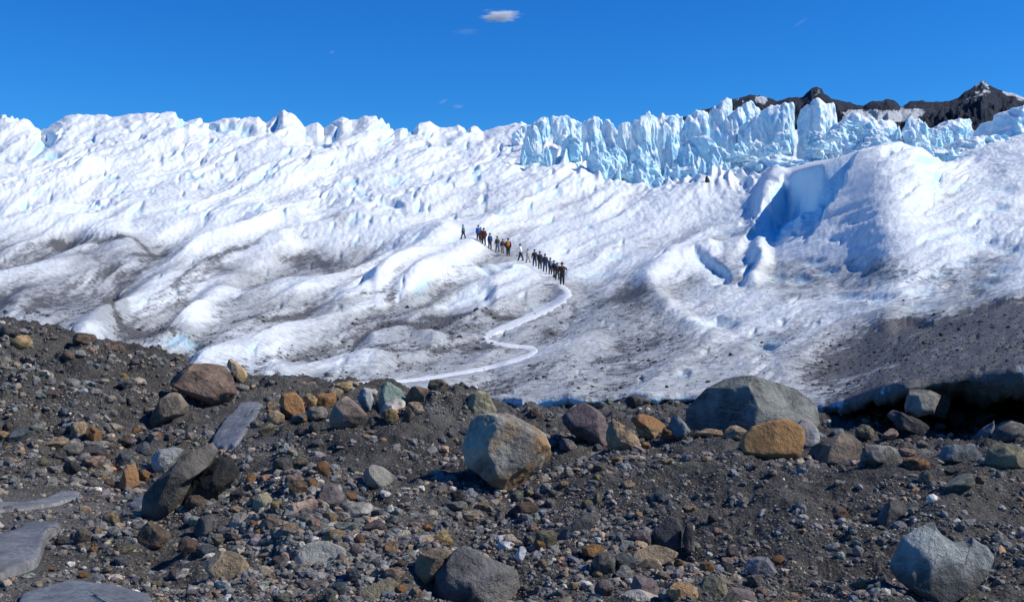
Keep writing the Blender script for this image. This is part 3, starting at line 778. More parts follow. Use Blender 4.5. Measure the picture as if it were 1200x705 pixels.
# ------------------------------------------------------------------ closed solids from an outline with real thickness
_ico = {}
def ico(sub):
    if sub not in _ico:
        bm = bmesh.new(); bmesh.ops.create_icosphere(bm, subdivisions=sub, radius=1.0)
        V = np.array([v.co[:] for v in bm.verts]); Fc = np.array([[v.index for v in f.verts] for f in bm.faces]); bm.free()
        _ico[sub] = (V, Fc)
    return _ico[sub]

def solid_from_outline(poly, Y, thick, sub=4, seed=0, cuts=10, p=2.4, rough=0.05, vert=False, cutk=(0.62, 0.88), centre=None, under=False):
    """poly in photo px; returns verts relative to base centre, faces, base world point. The mesh has true depth (thick, metres)."""
    r = np.random.default_rng(seed+5)
    P = np.array(poly, float)
    c = np.array(centre) if centre is not None else (P.max(0)+P.min(0))/2*0.5+P.mean(0)*0.5
    ang = np.arctan2(-(P[:, 1]-c[1]), P[:, 0]-c[0])
    S, Fc = ico(sub)
    th = np.arctan2(S[:, 2], S[:, 0])
    # boundary radius by ray / polygon edge intersection
    dx, dy = np.cos(th), -np.sin(th)
    R = np.zeros(len(th))
    for a0, b0 in zip(P, np.roll(P, -1, 0)):
        e = b0-a0; w = a0-c
        den = dx*e[1]-dy*e[0]
        den = np.where(np.abs(den) < 1e-9, 1e-9, den)
        t = (w[0]*e[1]-w[1]*e[0])/den; s = (w[0]*dy-w[1]*dx)/den
        ok = (t > 0) & (s >= -1e-6) & (s <= 1+1e-6)
        R = np.where(ok, np.maximum(R, t), R)
    rho = np.hypot(S[:, 0], S[:, 2])
    # fuller than a sphere: superellipsoid
    dep = np.abs(S[:, 1]); k = (rho**p+dep**p)**(-1/p)
    rho2 = rho*k; dep2 = S[:, 1]*k
    m = Y/F
    V = np.stack([rho2*R*np.cos(th)*m, dep2*thick/2, rho2*R*np.sin(th)*m], 1)
    size = np.array([(P[:, 0].max()-P[:, 0].min())*m/2, thick/2, (P[:, 1].max()-P[:, 1].min())*m/2])
    # facets
    for i in range(cuts):
        n = r.normal(size=3); n[1] = -abs(n[1])-0.35 if i % 3 else abs(n[1])
        if vert: n[2] *= 0.25
        if vert: n[2] = abs(n[2])
        elif not under or i % 2: n[2] = abs(n[2])*0.9
        n /= np.linalg.norm(n)
        sup = ((V/size) @ n).max(); d = sup*r.uniform(*cutk)
        ex = (V/size) @ n-d
        V = V-np.where(ex > 0, ex, 0)[:, None]*n[None]*size*0.93
    sz = size.min()
    Pn = V/sz
    if vert: Pn = Pn*np.array([1.6, 1.6, 0.5])
    V = V+(V/(np.linalg.norm(V/size, axis=1)[:, None]*size.mean()+1e-9))*(rough*sz*(pn3(Pn*1.6+seed, 5)+0.5*pn3(Pn*3.7+seed, 6)+0.28*pn3(Pn*8+seed, 7))+rough*0.18*sz*pn3(Pn*18, 8))[:, None]
    base = w_from(c[0], c[1], Y)
    return V, Fc, base

def _w(c): return tuple(a0*b0 for a0, b0 in zip(c, (1.10, 1.0, .88)))
COLS = {'redbrown': (.17, .125, .105), 'greybrown': (.18, .155, .13), 'brown': (.14, .105, .08), 'tan': (.34, .27, .19), 'ochre': (.40, .30, .17), 'orange': (.36, .20, .09),
 'palegrey': (.33, .33, .32), 'white': (.62, .60, .58), 'grey': (.20, .20, .195), 'dark grey': (.105, .105, .11), 'black': (.035, .034, .036), 'slate blue': (.13, .155, .185),
 'olive': (.22, .21, .155), 'green grey': (.21, .24, .22), 'teal grey': (.14, .20, .20), 'purple': (.145, .12, .135), 'pinkish': (.32, .24, .21), 'mauve': (.22, .19, .205), 'yellow': (.50, .40, .22), 'rust': (.24, .13, .07),
 'bluegrey': (.33, .36, .385)}

def boulder(name, poly, colr, mat, label, cat='boulder', thick=0.85, sub=5, seed=0, cuts=10, p=2.4, rough=0.06, Yb=None, sink=0.10, group=None, tint=None, cutk=(0.62, 0.88), lean=0.0, under=False, centre=None):
    P = np.array(poly, float)
    ymax = P[:, 1].max(); w = P[:, 0].max()-P[:, 0].min(); h = ymax-P[:, 1].min()
    bx = P[P[:, 1] > ymax-0.25*h][:, 0].mean()
    _, Y, _ = hit_moraine(bx, min(ymax, 702)) if Yb is None else (0, Yb, 0)
    T = thick*0.5*(w+h)*Y/F
    Yc = Y+0.30*T
    k = Y/Yc*1.0
    # push the lower outline down a little so that the stone is bedded in the ground
    cy0 = P[:, 1].min()
    P2 = P.copy(); t = (P[:, 1]-cy0)/h; P2[:, 1] += sink*h*np.clip((t-0.7)/0.3, 0, 1)
    V, Fc, base = solid_from_outline(P2, Yc, T, sub, seed, cuts, p, rough, cutk=cutk, under=under, centre=centre)
    V[:, 1] += lean*V[:, 2]
    zmin = V[:, 2].min(); V = V-np.array([0, 0, zmin])
    me = mesh_np(name, V, Fc)
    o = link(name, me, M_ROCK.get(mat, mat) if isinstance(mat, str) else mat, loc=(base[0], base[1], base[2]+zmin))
    c = COLS[colr] if isinstance(colr, str) else colr
    o.color = (*c, 1)
    tag(o, label, cat, group)
    return o

# ------------------------------------------------------------------ serac wall (children of the glacier)
SERACS = [
 (340, [(617, 150), (632, 139), (648, 137), (649, 162), (637, 175), (618, 172)]),
 (345, [(645, 138), (662, 136), (682, 143), (684, 153), (683, 165), (690, 182), (668, 182), (650, 170)]),
 (338, [(681, 145), (697, 137), (705, 140), (707, 152), (704, 178), (690, 184), (681, 168)]),
 (336, [(703, 141), (712, 140), (721, 149), (731, 165), (730, 190), (708, 188), (700, 170)]),
 (330, [(721, 149), (735, 143), (743, 152), (741, 167), (741, 190), (729, 192), (723, 165)]),
 (326, [(739, 145), (750, 138), (762, 132), (772, 150), (774, 177), (772, 198), (752, 196), (739, 182)]),
 (322, [(771, 154), (780, 142), (786, 150), (788, 185), (776, 192), (770, 170)]),
 (332, [(778, 140), (792, 135), (804, 139), (804, 155), (802, 180), (786, 184), (780, 160)]),
 (335, [(755, 137), (775, 136), (800, 137), (806, 160), (780, 180), (757, 170)]),
 (318, [(796, 158), (806, 137), (815, 130), (831, 131), (834, 147), (832, 175), (812, 190), (794, 186)]),
 (300, [(831, 131), (852, 115), (859, 117), (862, 128), (860, 160), (845, 170), (833, 160)]),
 (290, [(843, 148), (865, 126), (873, 130), (877, 147), (874, 180), (850, 188), (842, 170)]),
 (310, [(867, 123), (882, 118), (891, 130), (894, 160), (878, 165), (870, 140)]),
 (285, [(864, 152), (880, 140), (899, 128), (908, 150), (908, 185), (876, 188), (863, 172)]),
 (270, [(786, 190), (800, 168), (812, 160), (824, 160), (850, 180), (867, 190), (862, 210), (830, 216), (800, 205)]),
 (262, [(724, 205), (735, 192), (748, 186), (757, 178), (766, 190), (778, 197), (774, 216), (745, 218)]),
 (268, [(684, 190), (692, 176), (701, 168), (711, 178), (728, 193), (726, 208), (700, 206)]),
 (255, [(775, 210), (790, 198), (806, 196), (822, 200), (836, 212), (828, 222), (795, 222)]),
 (268, [(892, 130), (905, 124), (916, 124), (933, 119), (938, 128), (933, 150), (930, 190), (905, 196), (893, 180)]),
 (262, [(929, 142), (940, 127), (952, 117), (962, 121), (972, 123), (986, 120), (993, 128), (990, 150), (985, 185), (950, 194), (929, 186)]),
 (240, [(955, 170), (963, 162), (978, 156), (993, 160), (1003, 173), (1000, 192), (958, 196)]),
 (250, [(984, 146), (1000, 131), (1012, 138), (1030, 142), (1052, 141), (1058, 165), (1040, 185), (990, 190)]),
 (255, [(1048, 146), (1058, 139), (1066, 136), (1076, 141), (1089, 155), (1088, 180), (1052, 185)]),
 (225, [(1010, 163), (1035, 157), (1072, 161), (1084, 173), (1088, 190), (1020, 192)]),
 (215, [(1076, 182), (1095, 176), (1125, 177), (1136, 186), (1134, 202), (1085, 204)]),
 (300, [(1087, 156), (1107, 144), (1125, 139), (1141, 140), (1153, 155), (1155, 178), (1090, 180)]),
 (270, [(1146, 158), (1160, 141), (1182, 131), (1205, 125), (1240, 120), (1250, 175), (1150, 180)]),
 (235, [(1098, 180), (1120, 166), (1150, 160), (1180, 158), (1200, 170), (1190, 190), (1105, 196)]),
 (380, [(600, 158), (615, 147), (632, 144), (640, 158), (640, 180), (600, 180)]),
 (230, [(862, 200), (880, 190), (905, 182), (930, 184), (950, 192), (948, 206), (880, 212)]),
]
def build_seracs():
    rs = np.random.default_rng(21)
    small = []
    for k in range(90):
        u = rs.uniform(612, 1130)
        band = np.interp(u, [610, 690, 760, 840, 900, 990, 1130], [160, 180, 196, 195, 178, 160, 168])
        v = band+rs.uniform(-14, 22); w = rs.uniform(9, 34); h = rs.uniform(7, 22)*(1.0 if u < 870 else .6)
        b = v+h*0.7
        if 0.2 < (u*0.013) % 1 < 0.42: h *= 0.6
        small.append((float(np.interp(u, [610, 800, 1000, 1130], [318, 262, 232, 225])+rs.uniform(-12, 4)-(v-band)*0.8),
            [(u-w*.5, b), (u-w*rs.uniform(.3, .5), v-h*rs.uniform(-.1, .3)), (u-w*rs.uniform(.05, .25), v-h*rs.uniform(.5, .8)), (u+w*rs.uniform(-.05, .1), v-h), (u+w*rs.uniform(.15, .3), v-h*rs.uniform(.3, .7)), (u+w*rs.uniform(.35, .5), v), (u+w*.5, b)]))
    SERACS.extend(small)
    for i, (Y, poly) in enumerate(SERACS):
        P = np.array(poly, float); w = P[:, 0].max()-P[:, 0].min(); h = P[:, 1].max()-P[:, 1].min()
        T = 0.75*max(w, 0.6*h)*Y/F
        P3 = P.copy(); P3[:, 1] += 0.30*h*np.clip(((P[:, 1]-P[:, 1].min())/h-0.65)/0.35, 0, 1)
        V, Fc, base = solid_from_outline(P3, Y, T, 6 if w > 34 else (5 if w > 22 else 4), 300+i, 9, 2.6, 0.13, vert=True, cutk=(0.55, 0.9))
        # knife-edged fins towards the top
        zmin = V[:, 2].min(); zmax = V[:, 2].max()
        t = (V[:, 2]-zmin)/(zmax-zmin)
        xn = V[:, 0]/(w*Y/F); fl = 0.55*ridg(xn*(1.2+0.9*((i*7)%5)/4)+i*3.1+0.25*pn2(t*2.5, xn*0+i, 12), t*0.7, 90)+0.3*ridg(xn*4+i, t*2.6, 91)+0.18*ridg(xn*8+i, t*7, 92)
        V[:, 1] -= T*0.36*(fl-0.3)*np.sqrt(np.clip(1-(2*t-1)**4, 0, 1))
        V[:, 1] *= 1-0.45*t**2
        V[:, 0] += 0.02*w*Y/F*pn2(t*5, xn*2+i, 93)
        V[:, 2] += (t**3)*0.03*(zmax-zmin)*pn2(V[:, 0]/(w*Y/F)*7+i, V[:, 1]*0, 9)
        V = V-np.array([0, 0, zmin])
        me = mesh_np('serac', V, Fc)
        o = link('serac', me, M_ICE if (i in (14, 15, 16, 17) or (i >= 30 and i % 4)) else M_SER, parent=GLACIER, loc=(base[0], base[1], base[2]+zmin))
build_seracs()

# ------------------------------------------------------------------ mountains behind
def build_mountains():
    MS = [(700, 190), (770, 160), (790, 145), (800, 137), (815, 130), (832, 126), (848, 120), (862, 115), (880, 110), (895, 113), (912, 117), (925, 114), (940, 113), (947, 107), (951, 103), (957, 101), (963, 103), (966, 109), (975, 115), (990, 118), (1000, 121), (1012, 123), (1020, 119), (1028, 118), (1034, 117), (1040, 115), (1048, 116), (1052, 119), (1056, 124), (1066, 118), (1080, 117), (1100, 118), (1112, 118), (1125, 110), (1135, 104), (1144, 98), (1151, 92.5), (1159, 98), (1170, 104), (1180, 107), (1190, 110), (1200, 113), (1230, 122), (1300, 110), (1400, 100), (1550, 115), (1800, 130), (2000, 150)]
    cols = np.concatenate([np.linspace(700, 790, 20, endpoint=False), np.linspace(790, 1230, 640), np.linspace(1235, 2000, 90)])
    T = np.linspace(-1, 1, 170)
    U, TT = np.meshgrid(cols, T)
    Y = 3200+1500*TT
    crest = polyx(MS, U)
    hc = (CY-crest)/F*3200
    X = (U-CX)/F*Y
    near = np.abs(TT)
    rn = 0.42*ridg(X/300, Y/420, 80)+0.3*ridg(X/130, Y/190, 81)+0.2*ridg(X/60, Y/85, 82)+0.14*ridg(X/26, Y/40, 83)
    # keep the skyline: scale by distance ratio so that only the crest row touches it
    Z = hc*(1-near**1.05*0.85)+(rn-0.85)*120*np.clip(near*5.0, 0, 1)*(1-near*0.6)+(ridg(X/28, Y/60, 84)-.5)*12*np.clip(near*4+.05, 0, 1)+pn2(X/13, Y/14, 85)*1.8+(ridg(X/44, Y/50, 88)-.7)*4
    Z += CZ
    me = mesh_np('mountain_range', np.stack([X, Y, Z], -1).reshape(-1, 3), grid_faces(*U.shape))
    PY = CY-(Z-CZ)/Y*F
    snow = np.zeros_like(U)
    for cx, cy, rx, ry, am in [(1020, 133, 26, 4.5, 1.1), (1068, 132, 15, 5, 1.2), (1050, 138, 22, 5, 1.1), (1151, 104, 12, 9, .52), (1187, 108, 14, 5, .95), (1200, 113, 8, 5, .9), (958, 108, 6, 6, .35), (892, 117, 7, 4, 1.1), (1130, 117, 20, 6, .28), (870, 117, 12, 3, .4), (1000, 134, 12, 4, .9)]:
        snow += am*np.exp(-((U-cx)/rx)**4-((PY-cy)/ry)**4)
    vcol(me, 'mask', np.stack([snow, 0*snow, 0*snow, 1+0*snow], -1).reshape(-1, 4))
    tag(link('mountain_range', me, M_MTN), kind='structure')
build_mountains()
# =====PART2

# ------------------------------------------------------------------ traced boulders
# (outline in photo px, colour, rock kind, label, options)
BOULDERS = [
 ([(195,447),(200,437),(220,425),(240,422),(260,423),(272,431),(278,447),(279,460),(268,471),(255,476),(240,471),(220,461),(207,454)], 'redbrown', 'plain', 'large reddish brown boulder lying on the left slope with a deep shadow beneath', dict(thick=.9, seed=1, sub=6, sink=0)),
 ([(184,458),(197,455),(210,462),(220,475),(217,485),(200,491),(187,496),(180,500),(176,492),(177,477),(181,465)], 'greybrown', 'plain', 'grey brown boulder tucked under the large reddish boulder on the left slope', dict(thick=.8, seed=2)),
 ([(262,421),(275,419),(286,429),(290,440),(284,449),(277,441),(266,428)], 'ochre', 'pale', 'small yellowish white stone against the right end of the reddish boulder', dict(seed=3, sub=4, cat='stone')),
 ([(175,535),(182,525),(200,522),(215,527),(206,541),(195,553),(183,554)], 'palegrey', 'pale', 'flat pale grey rock leaning behind the smooth dark brown boulder at left', dict(seed=4, thick=.6)),
 ([(168,598),(172,577),(187,560),(208,542),(225,524),(245,516),(255,528),(247,545),(226,562),(218,582),(205,600),(186,606)], (.125,.11,.095), 'plain', 'long smooth boulder coated in brown silt with a black shaded front at left', dict(seed=5, sub=6, thick=.9, rough=.03, cuts=7)),
 ([(212,575),(224,548),(243,535),(265,535),(283,543),(279,558),(256,578),(240,586),(226,584)], 'black', 'dark', 'blocky boulder painted near black for its shade beside the smooth silt coated one', dict(seed=6, sub=5, rough=.06)),  # near black colour paints in the shade on its front
 ([(139,568),(147,548),(157,543),(161,554),(163,567),(150,573)], 'pinkish', 'rust', 'pointed reddish stone standing on the gravel flat left of the black boulder', dict(seed=7, sub=4, cat='stone')),
 ([(156,638),(163,620),(175,610),(190,608),(198,620),(199,629),(190,638),(172,641)], 'brown', 'dark', 'humped brown boulder with a dark left face in front of the black boulder', dict(seed=8)),
 ([(239,656),(257,640),(275,635),(300,652),(284,673),(263,679),(250,675),(240,663)], 'tan', 'plain', 'angular tan block with a sharp lit top near the lower left pebbles', dict(seed=9, cuts=14, rough=.03, sub=5, cutk=(.5,.75))),
 ([(345,652),(360,636),(385,632),(403,640),(415,653),(402,656),(385,664),(350,665)], 'palegrey', 'pale', 'wide flat light grey boulder set among pebbles in the lower left', dict(seed=10, thick=.9, cuts=9)),
 ([(422,554),(440,540),(448,543),(464,560),(448,573),(430,567)], 'grey', 'plain', 'grey wedge shaped stone alone on dark sand left of the two tone boulder', dict(seed=11, cuts=12, rough=.03)),
 ([(485,658),(496,640),(515,637),(538,640),(527,655),(512,674),(498,682),(487,672)], 'greybrown', 'ochre', 'brownish stone with a white top behind the big dark boulder at bottom', dict(seed=12, sub=5)),
 ([(506,712),(510,672),(525,652),(542,639),(560,637),(580,641),(600,652),(612,665),(616,682),(611,703),(600,722),(560,728),(516,724)], (.125,.115,.11), 'plain', 'big rounded dark grey boulder at the bottom centre, cut by the lower edge', dict(seed=13, sub=6, cuts=7, rough=.05, sink=0)),
 ([(650,633),(651,625),(668,615),(690,598),(700,595),(702,606),(690,622),(675,633),(655,635)], 'dark grey', 'band', 'slanting dark grey wedge of rock right of the bottom centre', dict(seed=14, cuts=12, rough=.03)),
 ([(541,527),(547,505),(552,491),(562,486),(580,484),(597,485),(608,491),(625,500),(641,510),(646,523),(645,540),(635,553),(620,563),(605,572),(591,577),(576,569),(560,555),(546,545)], (.34,.30,.245), 'ochre', 'two tone grey and orange granite boulder standing in the middle', dict(seed=15, sub=6, cuts=10, rough=.05, thick=.95, sink=0, under=True, cutk=(.70, .9))),
 ([(801,482),(804,472),(818,452),(835,442),(850,432),(862,427),(880,425),(897,427),(915,440),(925,448),(940,460),(955,465),(961,475),(960,498),(940,505),(920,508),(895,508),(870,505),(840,508),(812,508),(801,500)], (.19,.19,.175), 'band', 'largest grey boulder with slanted faces in front of the glacier edge', dict(seed=16, sub=6, cuts=15, rough=.03, thick=.8, cutk=(.55,.8), sink=0)),
 ([(865,527),(870,510),(882,500),(900,494),(920,491),(933,493),(941,502),(942,516),(937,531),(925,536),(900,535),(878,532)], (.36,.21,.085), 'rust', 'bright orange rounded boulder in front of the largest grey boulder', dict(seed=17, sub=5, rough=.05, cuts=6)),
 ([(930,508),(936,492),(950,490),(962,499),(962,515),(948,524),(934,520)], 'pinkish', 'pale', 'pale pinkish grey rock wedged between the orange and pyramid shaped boulders', dict(seed=18, sub=4)),
 ([(945,537),(950,513),(958,497),(968,490),(983,491),(1000,500),(1004,512),(1008,527),(1010,541),(995,544),(975,544),(955,541)], (.20,.155,.115), 'plain', 'brown pyramid shaped boulder just right of the orange boulder', dict(seed=19, cuts=13, rough=.04, cutk=(.5,.78))),
 ([(1009,537),(1012,525),(1022,518),(1040,517),(1055,525),(1060,537),(1050,542),(1020,542)], 'grey', 'plain', 'low rounded grey boulder right of the brown pyramid shaped one', dict(seed=20)),
 ([(1155,542),(1158,528),(1165,520),(1185,517),(1208,516),(1222,540),(1190,547),(1165,547)], 'olive', 'plain', 'olive grey boulder cut off by the right edge of the photo', dict(seed=21)),
 ([(1095,535),(1103,524),(1120,520),(1145,522),(1156,530),(1145,539),(1110,540)], 'slate blue', 'dark', 'low slate blue rock left of the olive grey boulder at the right edge', dict(seed=22)),
 ([(1056,476),(1058,461),(1070,452),(1090,455),(1101,463),(1093,479),(1070,482)], 'grey', 'plain', 'grey boulder lodged at the mouth of the dark ice hollow on the right', dict(seed=23, Yb=18.2, sink=.25)),
 ([(1088,466),(1092,453),(1102,447),(1112,452),(1115,468),(1105,482),(1092,480)], 'dark grey', 'dark', 'round dark stone pinned beneath the ice beside the lodged grey boulder', dict(seed=24, Yb=19.0, sink=.25)),
 ([(1040,487),(1047,479),(1065,487),(1080,487),(1090,500),(1080,511),(1055,503)], 'dark grey', 'dark', 'twisted dark rock with a lit edge below the lodged grey boulder', dict(seed=25, cuts=13)),
 ([(1040,655),(1058,632),(1072,609),(1085,599),(1096,606),(1104,620),(1113,631),(1126,639),(1140,640),(1150,633),(1160,621),(1178,628),(1176,648),(1158,672),(1136,686),(1118,694),(1108,706),(1082,704),(1054,680)], (.33,.345,.335), 'silted', 'pale blue grey jagged rock half buried in dark gravel at lower right', dict(seed=26, sub=6, cuts=14, thick=.5, rough=.06, centre=(1100, 700), sink=0, lean=.3, cutk=(.72, .93))),
 ([(656,478),(665,473),(682,470),(700,480),(715,494),(719,504),(710,519),(692,516),(672,508),(660,496)], 'purple', 'dark', 'smooth purplish brown boulder leaning right near the glacier edge', dict(seed=27, sub=5, cuts=7, rough=.03)),
 ([(710,516),(713,496),(722,491),(740,499),(753,512),(745,526),(730,528),(715,523)], 'tan', 'ochre', 'crumbly beige boulder at the right foot of the purplish brown one', dict(seed=28, rough=.09)),
 ([(739,492),(747,484),(765,488),(780,498),(783,504),(766,505),(745,499)], 'rust', 'rust', 'long rusty brown rock behind the crumbly beige boulder', dict(seed=29)),
 ([(780,502),(783,488),(792,481),(800,490),(809,503),(805,514),(792,512)], 'slate blue', 'band', 'upright slate coloured stone at the left foot of the largest grey boulder', dict(seed=30)),
 ([(434,472),(439,459),(447,449),(457,442),(467,450),(477,470),(462,478),(442,485),(435,482)], 'teal grey', 'band', 'teal grey pointed boulder on top of the centre left heap', dict(seed=31, cuts=12, rough=.03, cutk=(.5,.75))),
 ([(386,489),(392,473),(405,463),(415,462),(425,471),(431,486),(420,497),(400,502),(388,498)], (.215,.16,.13), 'plain', 'round reddish brown boulder on the centre left heap', dict(seed=32, cuts=4, rough=.04)),
 ([(326,472),(329,463),(338,457),(346,459),(357,472),(364,486),(350,489),(335,481)], 'rust', 'rust', 'angular dark rusty boulder at the left end of the centre left heap', dict(seed=33, cuts=12)),
 ([(442,484),(452,472),(464,466),(476,470),(474,478),(458,482),(448,490)], 'white', 'pale', 'white and pink stone at the foot of the teal grey boulder', dict(seed=34, sub=4, cat='stone')),
 ([(475,462),(480,453),(494,452),(509,460),(505,469),(488,472),(477,470)], 'brown', 'plain', 'dark brown rock right of the teal grey boulder', dict(seed=35)),
 ([(546,482),(549,463),(561,457),(573,461),(582,480),(581,490),(566,490),(552,490)], 'olive', 'plain', 'rounded grey olive boulder capped with earth behind the two tone boulder', dict(seed=36, cuts=7)),
 ([(419,462),(424,453),(434,455),(438,468),(436,482),(428,480),(420,470)], 'slate blue', 'pale', 'slate stone with a lit tan side left of the teal grey boulder', dict(seed=37)),
 ([(759,628),(762,617),(775,605),(795,607),(799,620),(798,641),(780,642),(760,640)], (.125,.115,.13), 'dark', 'blocky dark purple rock with a smaller slab standing against its right side', dict(seed=38, cuts=12, rough=.03)),
 ([(797,626),(800,612),(812,612),(817,630),(817,645),(805,647)], 'dark grey', 'dark', 'upright dark slab standing against the blocky purple rock', dict(seed=39, cuts=10, rough=.03)),
 ([(740,651),(750,640),(775,638),(796,640),(793,651),(785,658),(760,662),(745,657)], 'tan', 'plain', 'long tan slab lying in front of the blocky purple rock', dict(seed=40)),
 ([(872,664),(878,655),(890,652),(902,653),(910,668),(903,677),(885,677)], (.19,.175,.19), 'plain', 'mauve grey angular boulder on the lower right gravel near the bottom', dict(seed=41, cuts=10)),
 ([(893,704),(905,697),(925,694),(948,696),(972,703),(980,716),(920,722),(895,716)], 'orange', 'ochre', 'smooth orange boulder top showing at the bottom edge right of centre', dict(seed=42, cuts=3, rough=.03)),
 ([(1028,611),(1032,596),(1045,585),(1058,585),(1063,595),(1056,608),(1046,617),(1035,617)], 'dark grey', 'dark', 'round dark stone half sunk above the pale jagged rock', dict(seed=43)),
 ([(820,688),(826,677),(840,672),(850,680),(857,692),(848,702),(832,700)], 'olive', 'pale', 'olive tan boulder near the bottom edge left of the mauve grey boulder', dict(seed=44)),
 ([(780,693),(788,682),(803,680),(818,688),(819,698),(805,704),(788,702)], 'tan', 'ochre', 'rounded tan boulder with an orange end at the bottom right of centre', dict(seed=45)),
 ([(843,708),(848,693),(862,686),(880,690),(888,702),(884,716),(850,716)], 'mauve', 'plain', 'mauve boulder at the bottom edge beside the smooth orange one', dict(seed=46)),
 ([(733,690),(738,676),(752,672),(768,678),(774,693),(765,699),(745,697)], 'purple', 'dark', 'smooth dark purple boulder among the stones at the bottom right of centre', dict(seed=47)),
 ([(716,706),(730,694),(750,690),(770,695),(784,706),(770,716),(720,716)], 'palegrey', 'pale', 'wide pale grey rock lying along the bottom edge right of centre', dict(seed=48)),
 ([(418,690),(428,682),(450,678),(468,684),(467,696),(448,702),(425,701)], 'olive', 'plain', 'flat olive grey boulder low in the photo left of the big dark boulder', dict(seed=49, thick=1.0)),
 ([(403,700),(410,691),(425,690),(440,694),(447,704),(440,714),(408,714)], 'tan', 'pale', 'tan and white stone at the bottom edge under the flat olive grey boulder', dict(seed=50)),
 ([(331,599),(336,591),(352,587),(366,582),(373,588),(372,594),(356,600),(338,603)], 'pinkish', 'plain', 'long pinkish grey stone lying across the top of the left stone pile', dict(seed=51)),
 ([(370,585),(374,569),(384,564),(398,570),(404,581),(398,592),(384,593),(375,588)], 'mauve', 'plain', 'bulky mauve stone at the right of the left stone pile', dict(seed=52)),
 ([(396,594),(404,587),(425,587),(437,592),(436,600),(418,606),(402,602)], 'palegrey', 'pale', 'angular pinkish white stone right of the bulky mauve stone', dict(seed=53, cuts=13)),
 ([(296,590),(300,580),(312,576),(322,582),(322,593),(310,600),(300,597)], 'olive', 'plain', 'olive grey rounded stone on the left stone pile', dict(seed=54)),
 ([(264,615),(268,604),(285,597),(293,603),(292,615),(280,623),(268,621)], 'grey', 'plain', 'grey block with a shaded front left of the left stone pile', dict(seed=55, cuts=13)),
 ([(227,620),(232,607),(245,604),(254,606),(253,618),(243,627),(231,626)], 'dark grey', 'dark', 'dark block with a lit top edge below the black boulder', dict(seed=56, cuts=13)),
 ([(306,612),(312,604),(320,602),(331,609),(333,618),(320,622),(308,620)], 'brown', 'plain', 'dome shaped brown stone at the front of the left stone pile', dict(seed=57)),
]
COLS = {k: _w(v) for k, v in COLS.items()}
LAND = []   # landmarks for wording: (px, py, phrase)
for rec in BOULDERS:
    poly, colr, mat, label, opt = rec
    if label is None: continue
    opt = dict(opt); cat = opt.pop('cat', 'boulder')
    boulder('boulder' if cat == 'boulder' else 'stone', poly, colr, mat, label, cat, **opt)

# dark slab sticking up behind the left slope, dead ice slabs on the flat
boulder('rock_slab', [(170,402),(174,403),(186,411),(208,429),(204,433),(190,428),(178,418)], (.055,.040,.040), 'dark', 'dark reddish slab tilting out of the left crest beside the ice', 'rock slab', thick=.6, seed=60, cuts=6, rough=.03, Yb=22.5)
def ice_sheet(poly, label, thickm, seed, colr=(.215, .21, .205), lift=0.015, blocky=False):
    """a smooth slab of silty ice lying on the ground: real outline on the ground, with thickness"""
    P = []
    n = len(poly)
    for i in range(n):
        x0, y0 = poly[i]; x1, y1 = poly[(i+1) % n]
        for t in np.linspace(0, 1, 9, endpoint=False): P.append((x0+(x1-x0)*t, y0+(y1-y0)*t))
    P = np.array(P)
    for _ in range(3): P = (np.roll(P, 1, 0)+2*P+np.roll(P, -1, 0))/4
    G = np.array([hit_moraine(u, min(v, 715)) for u, v in P])
    c = G.mean(0)
    rings = [1.03, 1.0, .985, .95, .88, .78, .66, .52, .38, .24, .1]
    hs = [-.10, .0, .55, .8, .95, 1.0, 1.02, 1.0, .98, .96, .95]
    V = []
    for k, h in zip(rings, hs):
        x = c[0]+(G[:, 0]-c[0])*k; y = c[1]+(G[:, 1]-c[1])*k
        md = 0
        for ox, oy in ((0, 0), (.3, 0), (-.3, 0), (0, .35), (0, -.35), (.2, .25), (-.2, -.25), (.2, -.25), (-.2, .25)): md = md+moraine_z(x+ox, y+oy)/9
        zs = md
        z = (moraine_z(x, y) if h <= 0 else zs)+lift*(h > 0)+0.012*pn2(x*1.6, y*1.1, 6)+thickm*h+0.012*pn2(x*3+seed, y*3, 5)*(h > 0.5)
        V.append(np.stack([x, y, z], 1))
    m = len(P); V = np.concatenate(V+[np.array([[c[0], c[1], V[-1][:, 2].mean()]])])
    Fc = []
    for r in range(len(rings)-1):
        for j in range(m):
            a0 = r*m+j; b0 = r*m+(j+1) % m
            Fc.append((a0, b0, b0+m)); Fc.append((a0, b0+m, a0+m))
    last = (len(rings)-1)*m
    for j in range(m): Fc.append((last+j, last+(j+1) % m, len(V)-1))
    V = V-c
    me = mesh_np('ice_slab', V, np.array(Fc))
    bm = bmesh.new(); bm.from_mesh(me); bmesh.ops.recalc_face_normals(bm, faces=bm.faces); bm.to_mesh(me); bm.free()
    o = link('ice_slab', me, M_DICE, loc=tuple(c)); o.color = (*colr, 1)
    tag(o, label, 'ice slab')
ice_sheet([(-20,642),(30,622),(75,615),(68,625),(55,635),(50,650),(44,665),(25,673),(-20,684)], 'thick grey slab of silty ice with a curled edge at the left edge', .07, 1)
ice_sheet([(-20,592),(40,590),(70,582),(95,577),(92,584),(70,592),(30,598),(-20,602)], 'thin pale strip of ice lying on the gravel flat at far left', .012, 2, (.26, .25, .24))
ice_sheet([(25,700),(60,690),(95,684),(135,688),(175,702),(180,716),(20,716)], 'flat sheet of grey ice showing at the bottom left corner', .025, 3, (.21, .215, .22))
ice_sheet([(150,592),(172,578),(176,584),(170,594),(156,597)], 'small sliver of grey ice left of the silt coated boulder', .02, 4, (.15, .15, .15))
ice_sheet([(247,523),(254,510),(266,492),(284,474),(300,471),(309,476),(298,492),(286,511),(276,525),(260,530)], 'smooth blue grey ramp of ice between gravel banks left of the heap', .05, 5, (.22, .22, .225))

